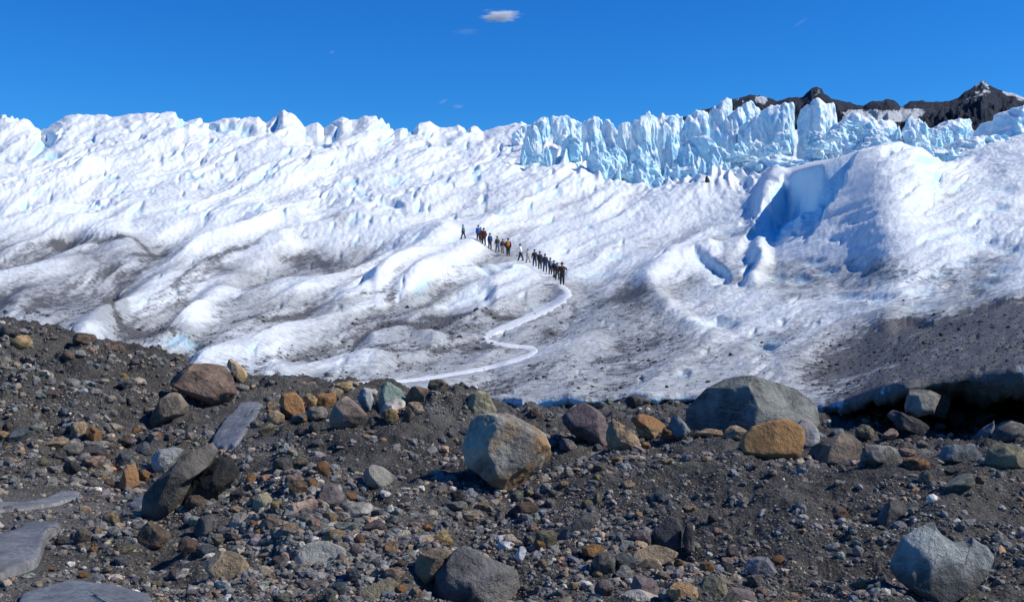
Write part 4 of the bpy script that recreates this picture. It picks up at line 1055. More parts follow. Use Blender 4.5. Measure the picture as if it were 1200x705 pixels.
# ------------------------------------------------------------------ small stones
def rock_variant(seed, sub, rnd):
    r = np.random.default_rng(seed)
    V = ico(sub)[0].copy()
    for i in range(r.integers(5, 9) if rnd else r.integers(11, 17)):
        n = r.normal(size=3); n /= np.linalg.norm(n); d = r.uniform(.74, .92) if rnd else r.uniform(.52, .82)
        ex = V @ n-d; V = V-np.where(ex > 0, ex, 0)[:, None]*n*0.95
    V = V*(1+(0.10*pn3(V*1.4+seed, 3)+0.045*pn3(V*4+seed, 4)+0.02*pn3(V*9, 5))[:, None])
    V -= (V.max(0)+V.min(0))/2; V /= (V.max(0)-V.min(0))/2
    return mesh_np('stone', V, ico(sub)[1])
VAR = {(s, r): [rock_variant(900+i*7+s*100+(50 if r else 0), s, r) for i in range(9)] for s in (3, 4) for r in (True, False)}
for k, vs in VAR.items():
    for v in vs: v.materials.append(M_ROCK['plain'])
# px, py centre, width, height, colour, kind, tilt degrees
ST = """93 505 22 20 tan plain 0;110 510 16 18 orange rust 10;42 502 16 10 greengrey plain 0;21 511 26 16 slateblue plain 5;67 520 24 15 tan plain 0;85 527 22 14 grey plain 0;70 532 16 14 darkgrey dark 0
110 530 30 14 darkgrey plain 0;169 526 18 14 slateblue plain 0;160 505 11 8 orange rust 0;185 509 9 7 orange rust 0;41 484 13 11 redbrown plain 0;10 500 11 10 redbrown plain 0;130 525 14 9 brown plain 0;147 517 16 14 redbrown plain 0
115 522 30 9 grey pale 0;72 507 22 11 darkgrey plain 0;4 510 14 9 ochre plain 0;145 442 13 8 ochre plain 0;147 451 17 9 slateblue dark 0;113 459 12 7 palegrey pale 0;107 410 12 8 pinkish plain 0;25 402 24 16 ochre plain -10
97 397 26 14 brown plain 10;135 407 22 12 redbrown dark 0;80 417 14 10 redbrown plain 0;3 427 10 14 olive pale 0;60 462 16 8 redbrown plain 0;120 484 12 8 slateblue dark 0;172 480 10 6 olive plain 0;12 388 20 14 darkgrey plain 0
172 558 18 13 orange ochre -20;130 608 18 17 tan plain 0;97 627 21 15 greybrown plain 0;117 621 12 8 tan plain 0;73 633 16 10 darkgrey plain 0;95 641 12 8 tan plain 0;110 644 11 8 orange rust 0;94 653 13 7 grey plain 0
148 645 18 10 olive plain 10;142 657 18 12 slateblue plain 15;61 667 8 6 orange plain 0;98 673 10 7 orange rust 0;126 668 10 7 tan plain 0;123 560 12 9 tan plain 0;108 567 14 9 grey plain 0;128 566 14 9 redbrown plain 0
150 574 9 7 palegrey plain 0;86 548 20 16 darkgrey dark 0;110 541 24 16 pinkish plain 20;127 545 9 9 orange rust 0;145 538 18 16 slateblue dark 0;126 536 14 8 brown plain 0;12 540 20 9 tan plain 0;64 550 16 7 palegrey pale 0
205 673 14 12 mauve plain 0;168 680 10 8 tan plain 0;228 588 22 14 redbrown plain 0;278 579 16 13 darkgrey dark 0;295 562 15 11 orange rust -15;331 546 22 17 darkgrey plain 0;352 545 21 18 olive ochre 0;378 549 17 15 rust rust 0
345 565 20 15 pinkish plain 0;350 574 22 18 brown ochre 10;365 567 12 12 orange rust 0;323 594 12 18 ochre plain 15;341 619 24 12 tan ochre 10;355 608 17 19 grey plain 0;339 608 11 9 slateblue plain 0;368 614 16 12 pinkish plain 0
386 608 22 17 tan ochre 20;411 582 15 9 orange rust 0;429 583 16 11 grey plain 20;406 617 31 12 greengrey pale 0;391 629 26 15 ochre pale 10;438 618 25 15 purple dark 0;421 634 14 15 rust plain 0;461 641 28 14 pinkish ochre 0
443 639 14 13 pinkish pale 0;418 645 17 15 mauve plain 0;220 641 20 18 redbrown plain -30;242 645 22 14 slateblue plain 0;255 634 16 13 olive plain 0;272 628 20 11 grey plain 10;327 657 18 11 purple plain 0;312 650 20 9 ochre pale 0
330 643 11 9 redbrown plain 0;415 674 21 16 slateblue dark 0;460 674 29 17 pinkish plain 10;367 686 21 11 mauve plain 0;385 697 16 17 grey band 0;397 690 16 15 slateblue plain 0;299 614 11 9 orange rust 0;298 631 16 9 orange rust -30
304 624 12 8 orange ochre 0;378 603 8 9 palegrey pale 0;396 600 14 8 brown plain 0;519 630 24 15 yellow ochre 0;640 632 24 18 olive plain 0;633 638 14 14 orange ochre 0;619 634 13 12 black pale 0
607 582 15 11 greengrey plain 0;621 578 9 7 yellow plain 0;565 592 15 12 tan plain 0;553 605 26 12 tan pale 0;537 581 20 13 darkgrey dark 0;616 596 32 14 brown plain 0;536 594 22 11 greengrey plain 0;700 585 10 14 olive plain 0
689 591 12 10 olive plain 0;736 569 17 10 tan plain 0;661 568 12 8 ochre plain 0;501 619 11 9 orange plain 0;697 646 29 16 orange ochre 0;708 660 25 24 grey plain 0;732 672 22 15 palegrey pale 0;708 689 22 18 mauve plain 0
733 658 26 15 slateblue plain 20;590 601 16 10 greybrown plain 0;640 571 14 9 palegrey plain 0;648 578 12 9 grey plain 0;751 630 23 17 mauve plain 0;762 665 36 16 greybrown plain -10;829 665 16 14 orange rust 0;852 667 17 14 darkgrey dark 0
884 682 17 15 grey plain 0;893 694 14 11 pinkish plain 0;808 596 16 8 ochre plain 0;836 607 13 10 darkgrey dark 0;841 623 12 8 pinkish plain 0;859 585 10 8 palegrey plain 0;858 646 14 12 purple dark 0;795 660 11 10 orange ochre 0
784 668 12 9 slateblue plain 0;911 657 17 11 rust rust 15;984 602 17 14 redbrown plain 0;1009 685 12 12 ochre plain 0;1027 688 9 14 greengrey plain 15;1005 646 12 13 bluegrey pale 0;904 667 10 16 mauve plain 0;1034 635 12 10 mauve plain 0
1074 544 30 14 rust plain 0;1085 559 16 15 palegrey ochre 0;1126 569 38 14 greengrey plain -24;1149 562 11 10 pinkish plain 0;1115 553 15 8 darkgrey plain 0;1013 508 20 18 olive plain -20;1043 510 18 13 pinkish plain 0;1108 480 22 18 darkgrey dark 0
1122 492 20 16 darkgrey dark 0;1147 490 22 18 darkgrey dark 0;1182 506 40 22 grey plain -20;1130 476 22 18 darkgrey dark 0;1080 520 14 8 grey plain 0;1062 530 20 9 pinkish plain 0;758 507 26 17 ochre plain 10;785 508 20 15 rust rust 0
829 507 32 9 tan ochre 0;862 508 33 16 tan plain 0;743 470 20 13 darkgrey dark -10;626 484 17 10 redbrown plain 0;665 522 19 13 mauve plain 20;700 525 12 9 slateblue plain 0;782 541 15 8 ochre plain 0;724 539 12 8 ochre plain 0
757 522 11 8 orange plain 10;702 547 14 9 greybrown plain 0;825 537 9 7 ochre plain 0;847 537 8 6 palegrey plain 0;755 470 14 9 grey plain 0;382 470 23 16 orange ochre 0;392 462 21 13 tan plain -10;364 472 16 19 ochre plain 0
338 483 20 18 brown plain 20;323 491 21 17 tan plain 10;351 491 18 10 orange rust 0;372 486 23 17 grey plain 0;457 488 19 18 ochre ochre 0;479 487 15 17 brown plain 0;486 477 19 11 tan plain 0;513 453 24 16 greybrown plain 0
403 454 20 12 yellow plain 0;411 449 10 6 yellow pale 0;312 503 18 13 olive plain -20;300 497 14 9 grey plain 0;355 505 14 10 purple plain 0;368 501 12 12 darkgrey plain 0;350 507 10 8 redbrown plain 0;340 512 10 11 slateblue plain 0
429 512 10 7 ochre pale 0;399 538 8 6 palegrey pale 0;412 550 10 7 slateblue plain 0;482 534 8 10 bluegrey plain 0;535 516 5 7 ochre pale 0;372 519 14 8 grey plain 0;318 475 12 9 tan plain 0;285 455 14 8 palegrey plain 0
30 620 14 9 brown plain 0;700 560 12 8 ochre plain 0;667 555 10 8 palegrey plain 0;645 589 12 10 grey plain 0;760 600 12 9 greengrey plain 0;776 583 18 11 slateblue dark 0;728 610 12 8 palegrey plain 0
748 603 10 7 ochre plain 0;878 625 9 7 palegrey plain 0;815 640 12 9 palegrey plain 0;700 672 12 9 tan plain 0;672 687 12 9 ochre plain 0;636 660 12 9 tan plain 0;656 694 10 8 palegrey plain 0;470 690 14 10 orange plain 0
487 694 16 12 tan plain 0;478 655 12 8 grey plain 0;470 660 10 8 redbrown plain 0;345 688 14 8 brown plain 0;310 672 14 10 ochre pale 0;295 690 14 10 grey plain 0;270 700 16 9 slateblue plain 0;245 690 12 9 tan plain 0
225 695 14 9 mauve plain 0;330 700 16 9 greengrey plain 0;358 702 14 10 pinkish plain 0;312 661 9 7 greengrey plain 0;440 660 12 10 slateblue dark 0;398 660 13 8 ochre plain 10;360 665 12 8 tan plain 0;344 673 10 8 slateblue plain 0"""
CM = {'greengrey': 'green grey', 'slateblue': 'slate blue', 'darkgrey': 'dark grey'}
WORD = {'redbrown': 'reddish brown', 'greybrown': 'grey brown', 'ochre': 'pale yellowish', 'palegrey': 'light grey', 'greengrey': 'greenish grey', 'slateblue': 'slate blue', 'darkgrey': 'dark grey', 'rust': 'rusty brown', 'bluegrey': 'pale bluish', 'teal grey': 'teal grey', 'pinkish': 'pinkish', 'yellow': 'yellow'}
stones = []
for rec in ST.replace('\n', ';').split(';'):
    f = rec.split()
    stones.append([float(f[0]), float(f[1]), float(f[2]), float(f[3]), f[4], f[5], float(f[6])])
# further stones to make up the scatter that can still be told apart
pal = ['grey']*5+['darkgrey']*4+['slateblue']*3+['mauve']*2+['greybrown']*3+['tan']*3+['ochre']*2+['pinkish']*2+['palegrey']*2+['orange']+['olive']*2+['brown']*2+['redbrown']*2+['greengrey']
occ = [(s[0], s[1], s[2]) for s in stones]+[(np.mean([p[0] for p in b[0]]), np.mean([p[1] for p in b[0]]), max(p[0] for p in b[0])-min(p[0] for p in b[0])) for b in BOULDERS if b[3]]
ZONES = [(40, 200, 500, 560, 10), (180, 520, 600, 700, 30), (330, 500, 480, 520, 6), (620, 800, 500, 580, 10), (690, 900, 640, 702, 12), (560, 760, 560, 640, 8), (20, 200, 620, 680, 5), (930, 1190, 560, 690, 8)]
for x0, x1, y0, y1, n in ZONES:
    k = 0; tries = 0
    while k < n and tries < 400:
        tries += 1
        u = random.uniform(x0, x1); v = random.uniform(y0, y1); w = random.uniform(8, 12)
        if any(abs(u-a0) < (w+c0)*0.52 and abs(v-b0) < (w+c0)*0.42 for a0, b0, c0 in occ): continue
        stones.append([u, v, w, w*random.uniform(.62, .85), random.choice(pal), 'plain', random.uniform(-25, 25)]); occ.append((u, v, w)); k += 1

LANDM = [(236, 448, 'the large reddish boulder'), (197, 476, 'the left slope grey boulder'), (195, 538, 'the flat pale grey rock'), (205, 565, 'the silt coated boulder'), (252, 560, 'the black boulder'),
 (178, 625, 'the humped brown boulder'), (268, 656, 'the angular tan block'), (380, 650, 'the wide light grey boulder'), (443, 557, 'the grey wedge on the sand'), (560, 680, 'the big bottom centre boulder'),
 (676, 615, 'the slanting dark wedge'), (595, 530, 'the two tone boulder'), (880, 468, 'the largest grey boulder'), (905, 513, 'the bright orange boulder'), (977, 518, 'the pyramid shaped boulder'), (1185, 530, 'the right edge olive boulder'),
 (1078, 467, 'the ice lodged boulder'), (1110, 645, 'the pale jagged rock'), (687, 495, 'the purplish boulder'), (456, 462, 'the teal grey boulder'), (408, 482, 'the round reddish boulder'), (345, 472, 'the rusty boulder of the heap'),
 (780, 622, 'the blocky purple rock'), (768, 650, 'the long tan slab'), (890, 665, 'the mauve grey boulder'), (940, 705, 'the bottom orange boulder'), (20, 650, 'the thick grey ice slab'), (40, 590, 'the thin ice strip'),
 (278, 500, 'the smooth ice ramp'), (565, 474, 'the earth capped boulder'), (443, 690, 'the flat olive boulder'), (386, 579, 'the bulky mauve stone of the pile'), (320, 612, 'the brown dome of the pile'), (1046, 600, 'the round dark sunken stone'), (95, 690, 'the corner ice sheet'), (839, 688, 'the olive tan boulder'), (80, 520, 'the stony slope foot')]
def dirword(dx, dy):
    a0 = math.degrees(math.atan2(-dy, dx)) % 360
    return ['right of', 'upper right of', 'above', 'upper left of', 'left of', 'lower left of', 'below', 'lower right of'][int((a0+22.5)//45) % 8]
def distword(d):
    return 'touching or close ' if d < 24 else ('' if d < 55 else 'well ')
used = {}
def relabel(i, s):
    u, v, w, h, c, kd, t = s
    col = WORD.get(c, c); ar = h/w
    shp = 'upright' if ar > 1.12 else ('flat' if ar < .56 else ('rounded' if (i*7) % 3 == 0 else 'squat'))
    shp = {'upright': 'upright', 'flat': 'flat', 'rounded': 'rounded', 'squat': 'chunky'}[shp]
    size = 'tiny' if w < 10 else ('small' if w < 15 else ('medium' if w < 22 else 'large'))
    near = sorted(LANDM, key=lambda L: (L[0]-u)**2+((L[1]-v)*1.3)**2)[:8]
    cands = []
    for L in near:
        d = math.hypot(L[0]-u, L[1]-v); dw = dirword(u-L[0], v-L[1])
        pre = 'close ' if d < 30 else ('' if d < 60 else 'further ')
        cands.append(f"{size} {shp} {col} stone {pre}{dw} {L[2]}")
    for c0 in cands:
        if c0 not in used: used[c0] = i; return c0
    return cands[0]+', another one further out'
NV = 0
lim = 300-len([b for b in BOULDERS if b[3]])
stones = stones[:lim]
for i, s in enumerate(stones):
    u, v, w, h, c, kd, tilt = s
    sub = 4 if w >= 15 else 3
    rnd = (i % 5) in (0, 2)
    me = VAR[(sub, rnd)][(i*5) % 9]
    foot = v+h*0.5
    x, Y, z = hit_moraine(u, min(foot, 706))
    m = Y/F
    W = w*m*1.08; H = h*m*1.22; D = W*random.uniform(.75, 1.05)
    o = link('stone', me, loc=(x*(Y+D*.35)/Y, Y+D*.35, z+H*0.34))
    zt = CZ-(v+h*0.0-CY)*(Y+D*.35)/F
    o.location.z = zt
    o.scale = (W/2, D/2, H/2)
    # turn the unit stone inside its box: rotate by quarter turns keeps the measured size
    o.rotation_euler = (0, math.radians(tilt), (i % 2)*math.pi)
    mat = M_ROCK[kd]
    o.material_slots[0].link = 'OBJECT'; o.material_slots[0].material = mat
    cc = COLS[CM.get(c, c)]; j = 1+random.uniform(-.14, .14)
    o.color = (*[min(k*j, .8) for k in cc], 1)
    tag(o, relabel(i, s), 'stone')

# weathered white fragments beside the big boulder
boulder('stone', [(603,650),(609,640),(615,638),(617,646),(612,656),(606,658)], (.60,.60,.62), 'pale', 'upright white fragment close right of the big dark bottom boulder', 'stone', seed=71, sub=4, cuts=4)
boulder('stone', [(579,640),(588,634),(597,633),(603,637),(600,644),(588,644)], (.42,.42,.44), 'pale', 'grey white knobbly fragment behind the big dark bottom boulder', 'stone', seed=72, sub=4, cuts=4, rough=.2)
boulder('stone', [(1139,515),(1152,504),(1168,491),(1171,494),(1158,507),(1144,518)], (.13,.13,.14), 'plain', 'long stick like grey stone pointing up in the dark ice hollow', 'stone', seed=73, sub=4, cuts=4)
boulder('stone', [(826,213),(827,207),(829,205),(831,208),(832,213),(829,215)], (.03,.03,.035), 'dark', 'tiny dark upright rock on the snow below the blue ice towers', 'stone', seed=74, sub=3, cuts=4, Yb=hit_glacier(829, 214, 60)[1], sink=.3)

# ------------------------------------------------------------------ pebbles and grit (nobody could count them)
def build_pebbles():
    n0 = 1350000
    U = RNG.uniform(-260, 1480, n0); L = RNG.uniform(math.log(5.6), math.log(27), n0)
    Y = np.exp(L)
    g = -(MT(U, np.exp(L+0.02))-MT(U, np.exp(L-0.02)))/0.04       # rows per log metre: picture area
    X = (U-CX)/F*Y
    dens = np.clip(g, 12, 500)/420
    PY = MT(U, Y)
    cl = 0.5+0.9*fbm2(X*0.9, Y*0.9, 3, 90)
    reg = np.full(n0, 0.45)
    for cx, cy, rx, ry in [(278, 500, 20, 26), (10, 652, 60, 24), (95, 702, 80, 16), (40, 592, 60, 8)]: reg -= 0.55*np.exp(-(((U-cx)/rx)**2+((PY-cy)/ry)**2)**2)
    for cx, cy, rx, ry, am in [(380, 660, 180, 60, .9), (340, 600, 90, 40, .4), (100, 540, 110, 40, .25), (760, 670, 90, 40, .5), (640, 540, 60, 40, .3), (720, 530, 90, 30, .35), (560, 590, 60, 25, .3), (430, 520, 60, 25, -.15), (60, 600, 110, 20, .15), (960, 590, 150, 45, -.22), (850, 560, 90, 22, -.2), (500, 545, 60, 25, -.2), (1100, 600, 80, 40, -.12), (360, 600, 80, 30, .35), (750, 665, 60, 25, .4), (900, 540, 300, 10, .15)]:
        reg += am*np.exp(-((U-cx)/rx)**2-((PY-cy)/ry)**2)
    keep = RNG.random(n0) < dens*np.clip(cl, .12, 1.2)*np.clip(reg, .02, 1.3)
    U, Y, X, reg = U[keep], Y[keep], X[keep], reg[keep]
    n = len(U)
    rmin = 0.42*Y/F
    r = rmin*np.clip(RNG.random(n), 1e-4, 1)**(-1/(1.66-0.5*np.clip(reg-.5, 0, 1)))
    r = np.minimum(r, RNG.uniform(4, 8.5, n)*Y/F)
    r = np.clip(r, 0.0028, 0.09)
    Z = moraine_z(X, Y)+r*0.15
    # keep off the ice slabs and beneath nothing
    S = np.stack([r*RNG.uniform(.85, 1.35, n), r*RNG.uniform(.7, 1.1, n), r*RNG.uniform(.45, .85, n)], 1)
    palc = np.array([(.10,.10,.105),(.14,.14,.14),(.20,.20,.195),(.075,.072,.075),(.13,.15,.175),(.16,.14,.12),(.22,.18,.14),(.32,.26,.19),(.30,.21,.13),(.33,.17,.08),(.36,.35,.33),(.16,.115,.09),(.17,.15,.17),(.55,.52,.48),(.17,.20,.18)])
    pr = np.array([14,14,10,12,9,11,8,6,2.5,2,4,7,6,1.2,3]); pr = pr/pr.sum()
    palc = palc*np.array([1.08, 1.0, .9])
    palc = palc*0.8+palc.mean(1, keepdims=True)*0.2
    C = palc[RNG.choice(len(palc), n, p=pr)]*RNG.uniform(.75, 1.35, (n, 1))
    me = bpy.data.meshes.new('pebbles'); me.vertices.add(n); me.vertices.foreach_set('co', np.stack([X, Y, Z], 1).astype(np.float32).ravel())
    at = me.attributes.new('psc', 'FLOAT_VECTOR', 'POINT'); at.data.foreach_set('vector', S.astype(np.float32).ravel())
    at = me.attributes.new('prot', 'FLOAT_VECTOR', 'POINT')
    R = np.stack([RNG.normal(0, .3, n), RNG.normal(0, .3, n), RNG.uniform(0, 6.28, n)], 1)
    at.data.foreach_set('vector', R.astype(np.float32).ravel())
    at = me.attributes.new('pcol', 'FLOAT_COLOR', 'POINT'); at.data.foreach_set('color', np.concatenate([C, np.ones((n, 1))], 1).astype(np.float32).ravel())
    me.update()
    o = bpy.data.objects.new('pebbles', me); COL.objects.link(o)
    ng = bpy.data.node_groups.new('pebble_scatter', 'GeometryNodeTree')
    ng.interface.new_socket('Geometry', in_out='INPUT', socket_type='NodeSocketGeometry'); ng.interface.new_socket('Geometry', in_out='OUTPUT', socket_type='NodeSocketGeometry')
    N = ng.nodes; Lk = ng.links
    gi = N.new('NodeGroupInput'); go = N.new('NodeGroupOutput')
    join = N.new('GeometryNodeGeometryToInstance')
    for k in range(7):
        ic = N.new('GeometryNodeMeshIcoSphere'); ic.inputs['Radius'].default_value = 1.0; ic.inputs['Subdivisions'].default_value = 2
        no = N.new('ShaderNodeTexNoise'); no.inputs['Scale'].default_value = 0.85; no.inputs['Detail'].default_value = 1.0
        ps = N.new('GeometryNodeInputPosition'); va = N.new('ShaderNodeVectorMath'); va.operation = 'ADD'; va.inputs[1].default_value = (k*3.7, k*1.3, k*2.9)
        Lk.new(ps.outputs[0], va.inputs[0]); Lk.new(va.outputs[0], no.inputs['Vector'])
        mr = N.new('ShaderNodeMapRange'); mr.inputs[1].default_value = .25; mr.inputs[2].default_value = .75; mr.inputs[3].default_value = .55; mr.inputs[4].default_value = 1.4
        Lk.new(no.outputs[0], mr.inputs[0])
        sc = N.new('ShaderNodeVectorMath'); sc.operation = 'SCALE'; Lk.new(ps.outputs[0], sc.inputs[0]); Lk.new(mr.outputs[0], sc.inputs['Scale'])
        sp = N.new('GeometryNodeSetPosition'); Lk.new(ic.outputs[0], sp.inputs['Geometry']); Lk.new(sc.outputs[0], sp.inputs['Position'])
        sm = N.new('GeometryNodeSetMaterial'); sm.inputs['Material'].default_value = M_PEB; Lk.new(sp.outputs[0], sm.inputs['Geometry'])
        Lk.new(sm.outputs[0], join.inputs[0])
    iop = N.new('GeometryNodeInstanceOnPoints'); iop.inputs['Pick Instance'].default_value = True
    Lk.new(gi.outputs[0], iop.inputs['Points']); Lk.new(join.outputs[0], iop.inputs['Instance'])
    a1 = N.new('GeometryNodeInputNamedAttribute'); a1.data_type = 'FLOAT_VECTOR'; a1.inputs[0].default_value = 'psc'
    a2 = N.new('GeometryNodeInputNamedAttribute'); a2.data_type = 'FLOAT_VECTOR'; a2.inputs[0].default_value = 'prot'
    e2r = N.new('FunctionNodeEulerToRotation'); Lk.new(a2.outputs[0], e2r.inputs[0])
    Lk.new(e2r.outputs[0], iop.inputs['Rotation']); Lk.new(a1.outputs[0], iop.inputs['Scale'])
    Lk.new(iop.outputs[0], go.inputs[0])
    mod = o.modifiers.new('scatter', 'NODES'); mod.node_group = ng
    tag(o, 'mixed pebbles and grit strewn over the dark moraine', 'pebbles', kind='stuff')
    print('pebbles', n, 'median px', float(np.median(r/Y*F)))
build_pebbles()

# dark grit and stones melting out of the ice
def build_debris():
    n0 = 90000
    U = RNG.uniform(-200, 1450, n0); L = RNG.uniform(math.log(17.6), math.log(75), n0); Y = np.exp(L)
    ok = Y > polyx(TERM, U)*1.01
    U, Y = U[ok], Y[ok]
    z, di, bl, gr, P0 = glacier_z(U, Y)
    keep = RNG.random(len(U)) < np.clip(di*1.0-0.12, 0.006, 1)*0.55*sstep(330, 400, P0)
    U, Y, z = U[keep], Y[keep], z[keep]; n = len(U)
    r = np.clip(0.45*Y/F*RNG.random(n)**(-1/2.5), 0, 2.8*Y/F)
    me = bpy.data.meshes.new('debris'); me.vertices.add(n); me.vertices.foreach_set('co', np.stack([(U-CX)/F*Y, Y, z+r*.1], 1).astype(np.float32).ravel())
    S = np.stack([r*RNG.uniform(.9, 1.5, n), r*RNG.uniform(.8, 1.3, n), r*RNG.uniform(.5, .9, n)], 1)
    me.attributes.new('psc', 'FLOAT_VECTOR', 'POINT').data.foreach_set('vector', S.astype(np.float32).ravel())
    Rr = np.stack([RNG.normal(0, .3, n), RNG.normal(0, .3, n), RNG.uniform(0, 6.28, n)], 1)
    me.attributes.new('prot', 'FLOAT_VECTOR', 'POINT').data.foreach_set('vector', Rr.astype(np.float32).ravel())
    C = np.array([[.07, .062, .055]])*RNG.uniform(.5, 2.0, (n, 1))
    me.attributes.new('pcol', 'FLOAT_COLOR', 'POINT').data.foreach_set('color', np.concatenate([C, np.ones((n, 1))], 1).astype(np.float32).ravel())
    me.update(); o = bpy.data.objects.new('debris', me); COL.objects.link(o)
    md = o.modifiers.new('scatter', 'NODES'); md.node_group = bpy.data.node_groups['pebble_scatter']
    tag(o, 'dark grit and small stones melting out of the dirty ice', 'debris', kind='stuff')
build_debris()

# ------------------------------------------------------------------ hikers
def skinned(name, verts, edges, radii, sub=1):
    me = bpy.data.meshes.new(name); me.from_pydata([tuple(v) for v in verts], edges, [])
    o = bpy.data.objects.new(name, me); COL.objects.link(o)
    md = o.modifiers.new('skin', 'SKIN'); md.use_smooth_shade = True
    if not me.skin_vertices: me.skin_vertices.new()
    for i, r in enumerate(radii):
        r = r if isinstance(r, tuple) else (r, r)
        me.skin_vertices[0].data[i].radius = r
    me.skin_vertices[0].data[0].use_root = True
    sb = o.modifiers.new('sub', 'SUBSURF'); sb.levels = sub; sb.render_levels = sub
    dg = bpy.context.evaluated_depsgraph_get(); ev = o.evaluated_get(dg)
    out = bpy.data.meshes.new_from_object(ev); out.name = name
    bpy.data.objects.remove(o); bpy.data.meshes.remove(me)
    for p in out.polygons: p.use_smooth = True
    return out

def hiker_meshes(step, lean, armL, armR, head=0.0):
    """step: leg swing in metres; arm*: (dx, dy, dz) of the hand from the shoulder; facing +Y"""
    V = []; E = []; R = []
    def add(v, r, par=None):
        V.append(Vector(v)); R.append(r)
        if par is not None: E.append((par, len(V)-1))
        return len(V)-1
    pel = add((0, 0, .96), (.14, .10)); sp = add((0, lean*.4, 1.16), (.13, .095), pel); ch = add((0, lean*.8, 1.36), (.15, .11), sp)
    nk = add((0, lean, 1.49), .055, ch); hb = add((0, lean+.01, 1.57), .078, nk); hd = add((0, lean+.015, 1.66), .098, hb); tp = add((0, lean+.005, 1.735), .07, hd)
    add((0, lean+.115, 1.635), .016, hd)                                   # nose
    for s in (-1, 1): add((s*.098, lean, 1.635), .014, hd)                 # ears
    arms = []
    for s, (ax, ay, az) in ((-1, armL), (1, armR)):
        sh = add((s*.185, lean*.85, 1.41), .06, ch)
        hand = Vector((s*(.185+ax), lean*.85+ay, 1.41+az))
        el = (V[sh]+hand)/2+Vector((s*.05, -.05, -.02))
        e1 = add(el, .045, sh); w = add(hand, .03, e1); dv = (hand-el).normalized()
        pm = add(hand+dv*.05, .032, w)
        side = Vector((s*1.0, 0, 0)).cross(dv); side = side.normalized() if side.length > 1e-3 else Vector((0, 1, 0))
        for f, ln in zip((-1.5, -.5, .5, 1.5), (.065, .078, .072, .055)):
            b0 = add(hand+dv*.09+side*f*.018, .0095, pm); add(hand+dv*(.09+ln)+side*f*.02+Vector((-s*.02, 0, 0)), .0075, b0)
        t0 = add(hand+dv*.055+side*.045, .0105, pm); add(hand+dv*.09+side*.062, .008, t0)
        arms.append((sh, e1, w))
    legs = []
    for s, d in ((-1, step), (1, -step)):
        hp = add((s*.095, 0, .89), .088, pel); kn = add((s*.10, d*.55+.03*(d > 0), .49), .06, hp); an = add((s*.10, d, .10), .042, kn)
        add((s*.10, d+.02, .045), .045, an); ft = add((s*.115, d+.17, .035), .036, an+1)
        legs.append((hp, kn, an))
    body = skinned('body', V, E, R, 1)
    # jacket: torso and sleeves, a little fuller than the body
    jv = [V[pel]+Vector((0, 0, -.10)), V[pel], V[sp], V[ch], V[nk]+Vector((0, 0, .0))]; je = [(0, 1), (1, 2), (2, 3), (3, 4)]; jr = [(.20, .16), (.205, .165), (.20, .165), (.215, .17), (.10, .10)]
    for (sh, e1, w) in arms:
        i = len(jv); jv += [V[sh], V[e1], V[w]]; jr += [.10, .085, .065]; je += [(3, i), (i, i+1), (i+1, i+2)]
    jacket = skinned('jacket', jv, je, jr, 1)
    tv = [V[pel]+Vector((0, 0, -.03))]; te = []; tr = [(.165, .135)]
    for (hp, kn, an) in legs:
        i = len(tv); tv += [V[hp]+Vector((0, 0, -.05)), V[kn], V[an]+Vector((0, 0, .03))]; tr += [.125, .10, .085]; te += [(0, i), (i, i+1), (i+1, i+2)]
    trs = skinned('trousers', tv, te, tr, 1)
    # knitted hat / hood
    S, Fc = ico(3); H = S*np.array([.125, .135, .12]); H[:, 2] = np.where(H[:, 2] < -.02, -.02+(H[:, 2]+.02)*.3, H[:, 2])
    hat = mesh_np('hat', H+np.array([0, lean, 1.69]), Fc)
    # rucksack: rounded box with lid bulge
    B = np.sign(S)*np.abs(S)**.55; B = B*np.array([.155, .10, .24]); B[:, 1] *= (1+.25*(B[:, 2] < 0))
    pack = mesh_np('rucksack', B+np.array([0, lean*.7-.235, 1.22]), Fc)
    boots = []
    for (hp, kn, an) in legs:
        c = V[an]; Bt = np.sign(S)*np.abs(S)**.7; Bt = Bt*np.array([.058, .15, .075]); Bt[:, 2] = np.where(Bt[:, 1] > .02, np.minimum(Bt[:, 2], .0), Bt[:, 2]*1.5)
        boots.append(mesh_np('boot', Bt+np.array([c.x, c.y+.07, .075]), Fc))
    for m_, mt in ((body, M_SKIN), (jacket, M_CLOTH), (trs, M_CLOTH), (hat, M_CLOTH), (pack, M_CLOTH), (boots[0], M_CLOTH), (boots[1], M_CLOTH)):
        if not m_.materials: m_.materials.append(mt)
        else: m_.materials[0] = mt
    # trekking poles held in the hands
    return dict(body=body, jacket=jacket, trousers=trs, hat=hat, rucksack=pack, boots=boots)
POSES = [hiker_meshes(.24, .05, (.03, .12, -.52), (.03, -.12, -.52)), hiker_meshes(-.30, .07, (.05, -.16, -.50), (.05, .18, -.48)), hiker_meshes(.07, .02, (.06, .03, -.55), (.06, .03, -.55)),
         hiker_meshes(.16, .05, (.10, .08, -.47), (.16, .12, -.40)), hiker_meshes(.05, .03, (.06, .18, -.40), (.26, .22, -.20))]
BK = (.018, .018, .022)
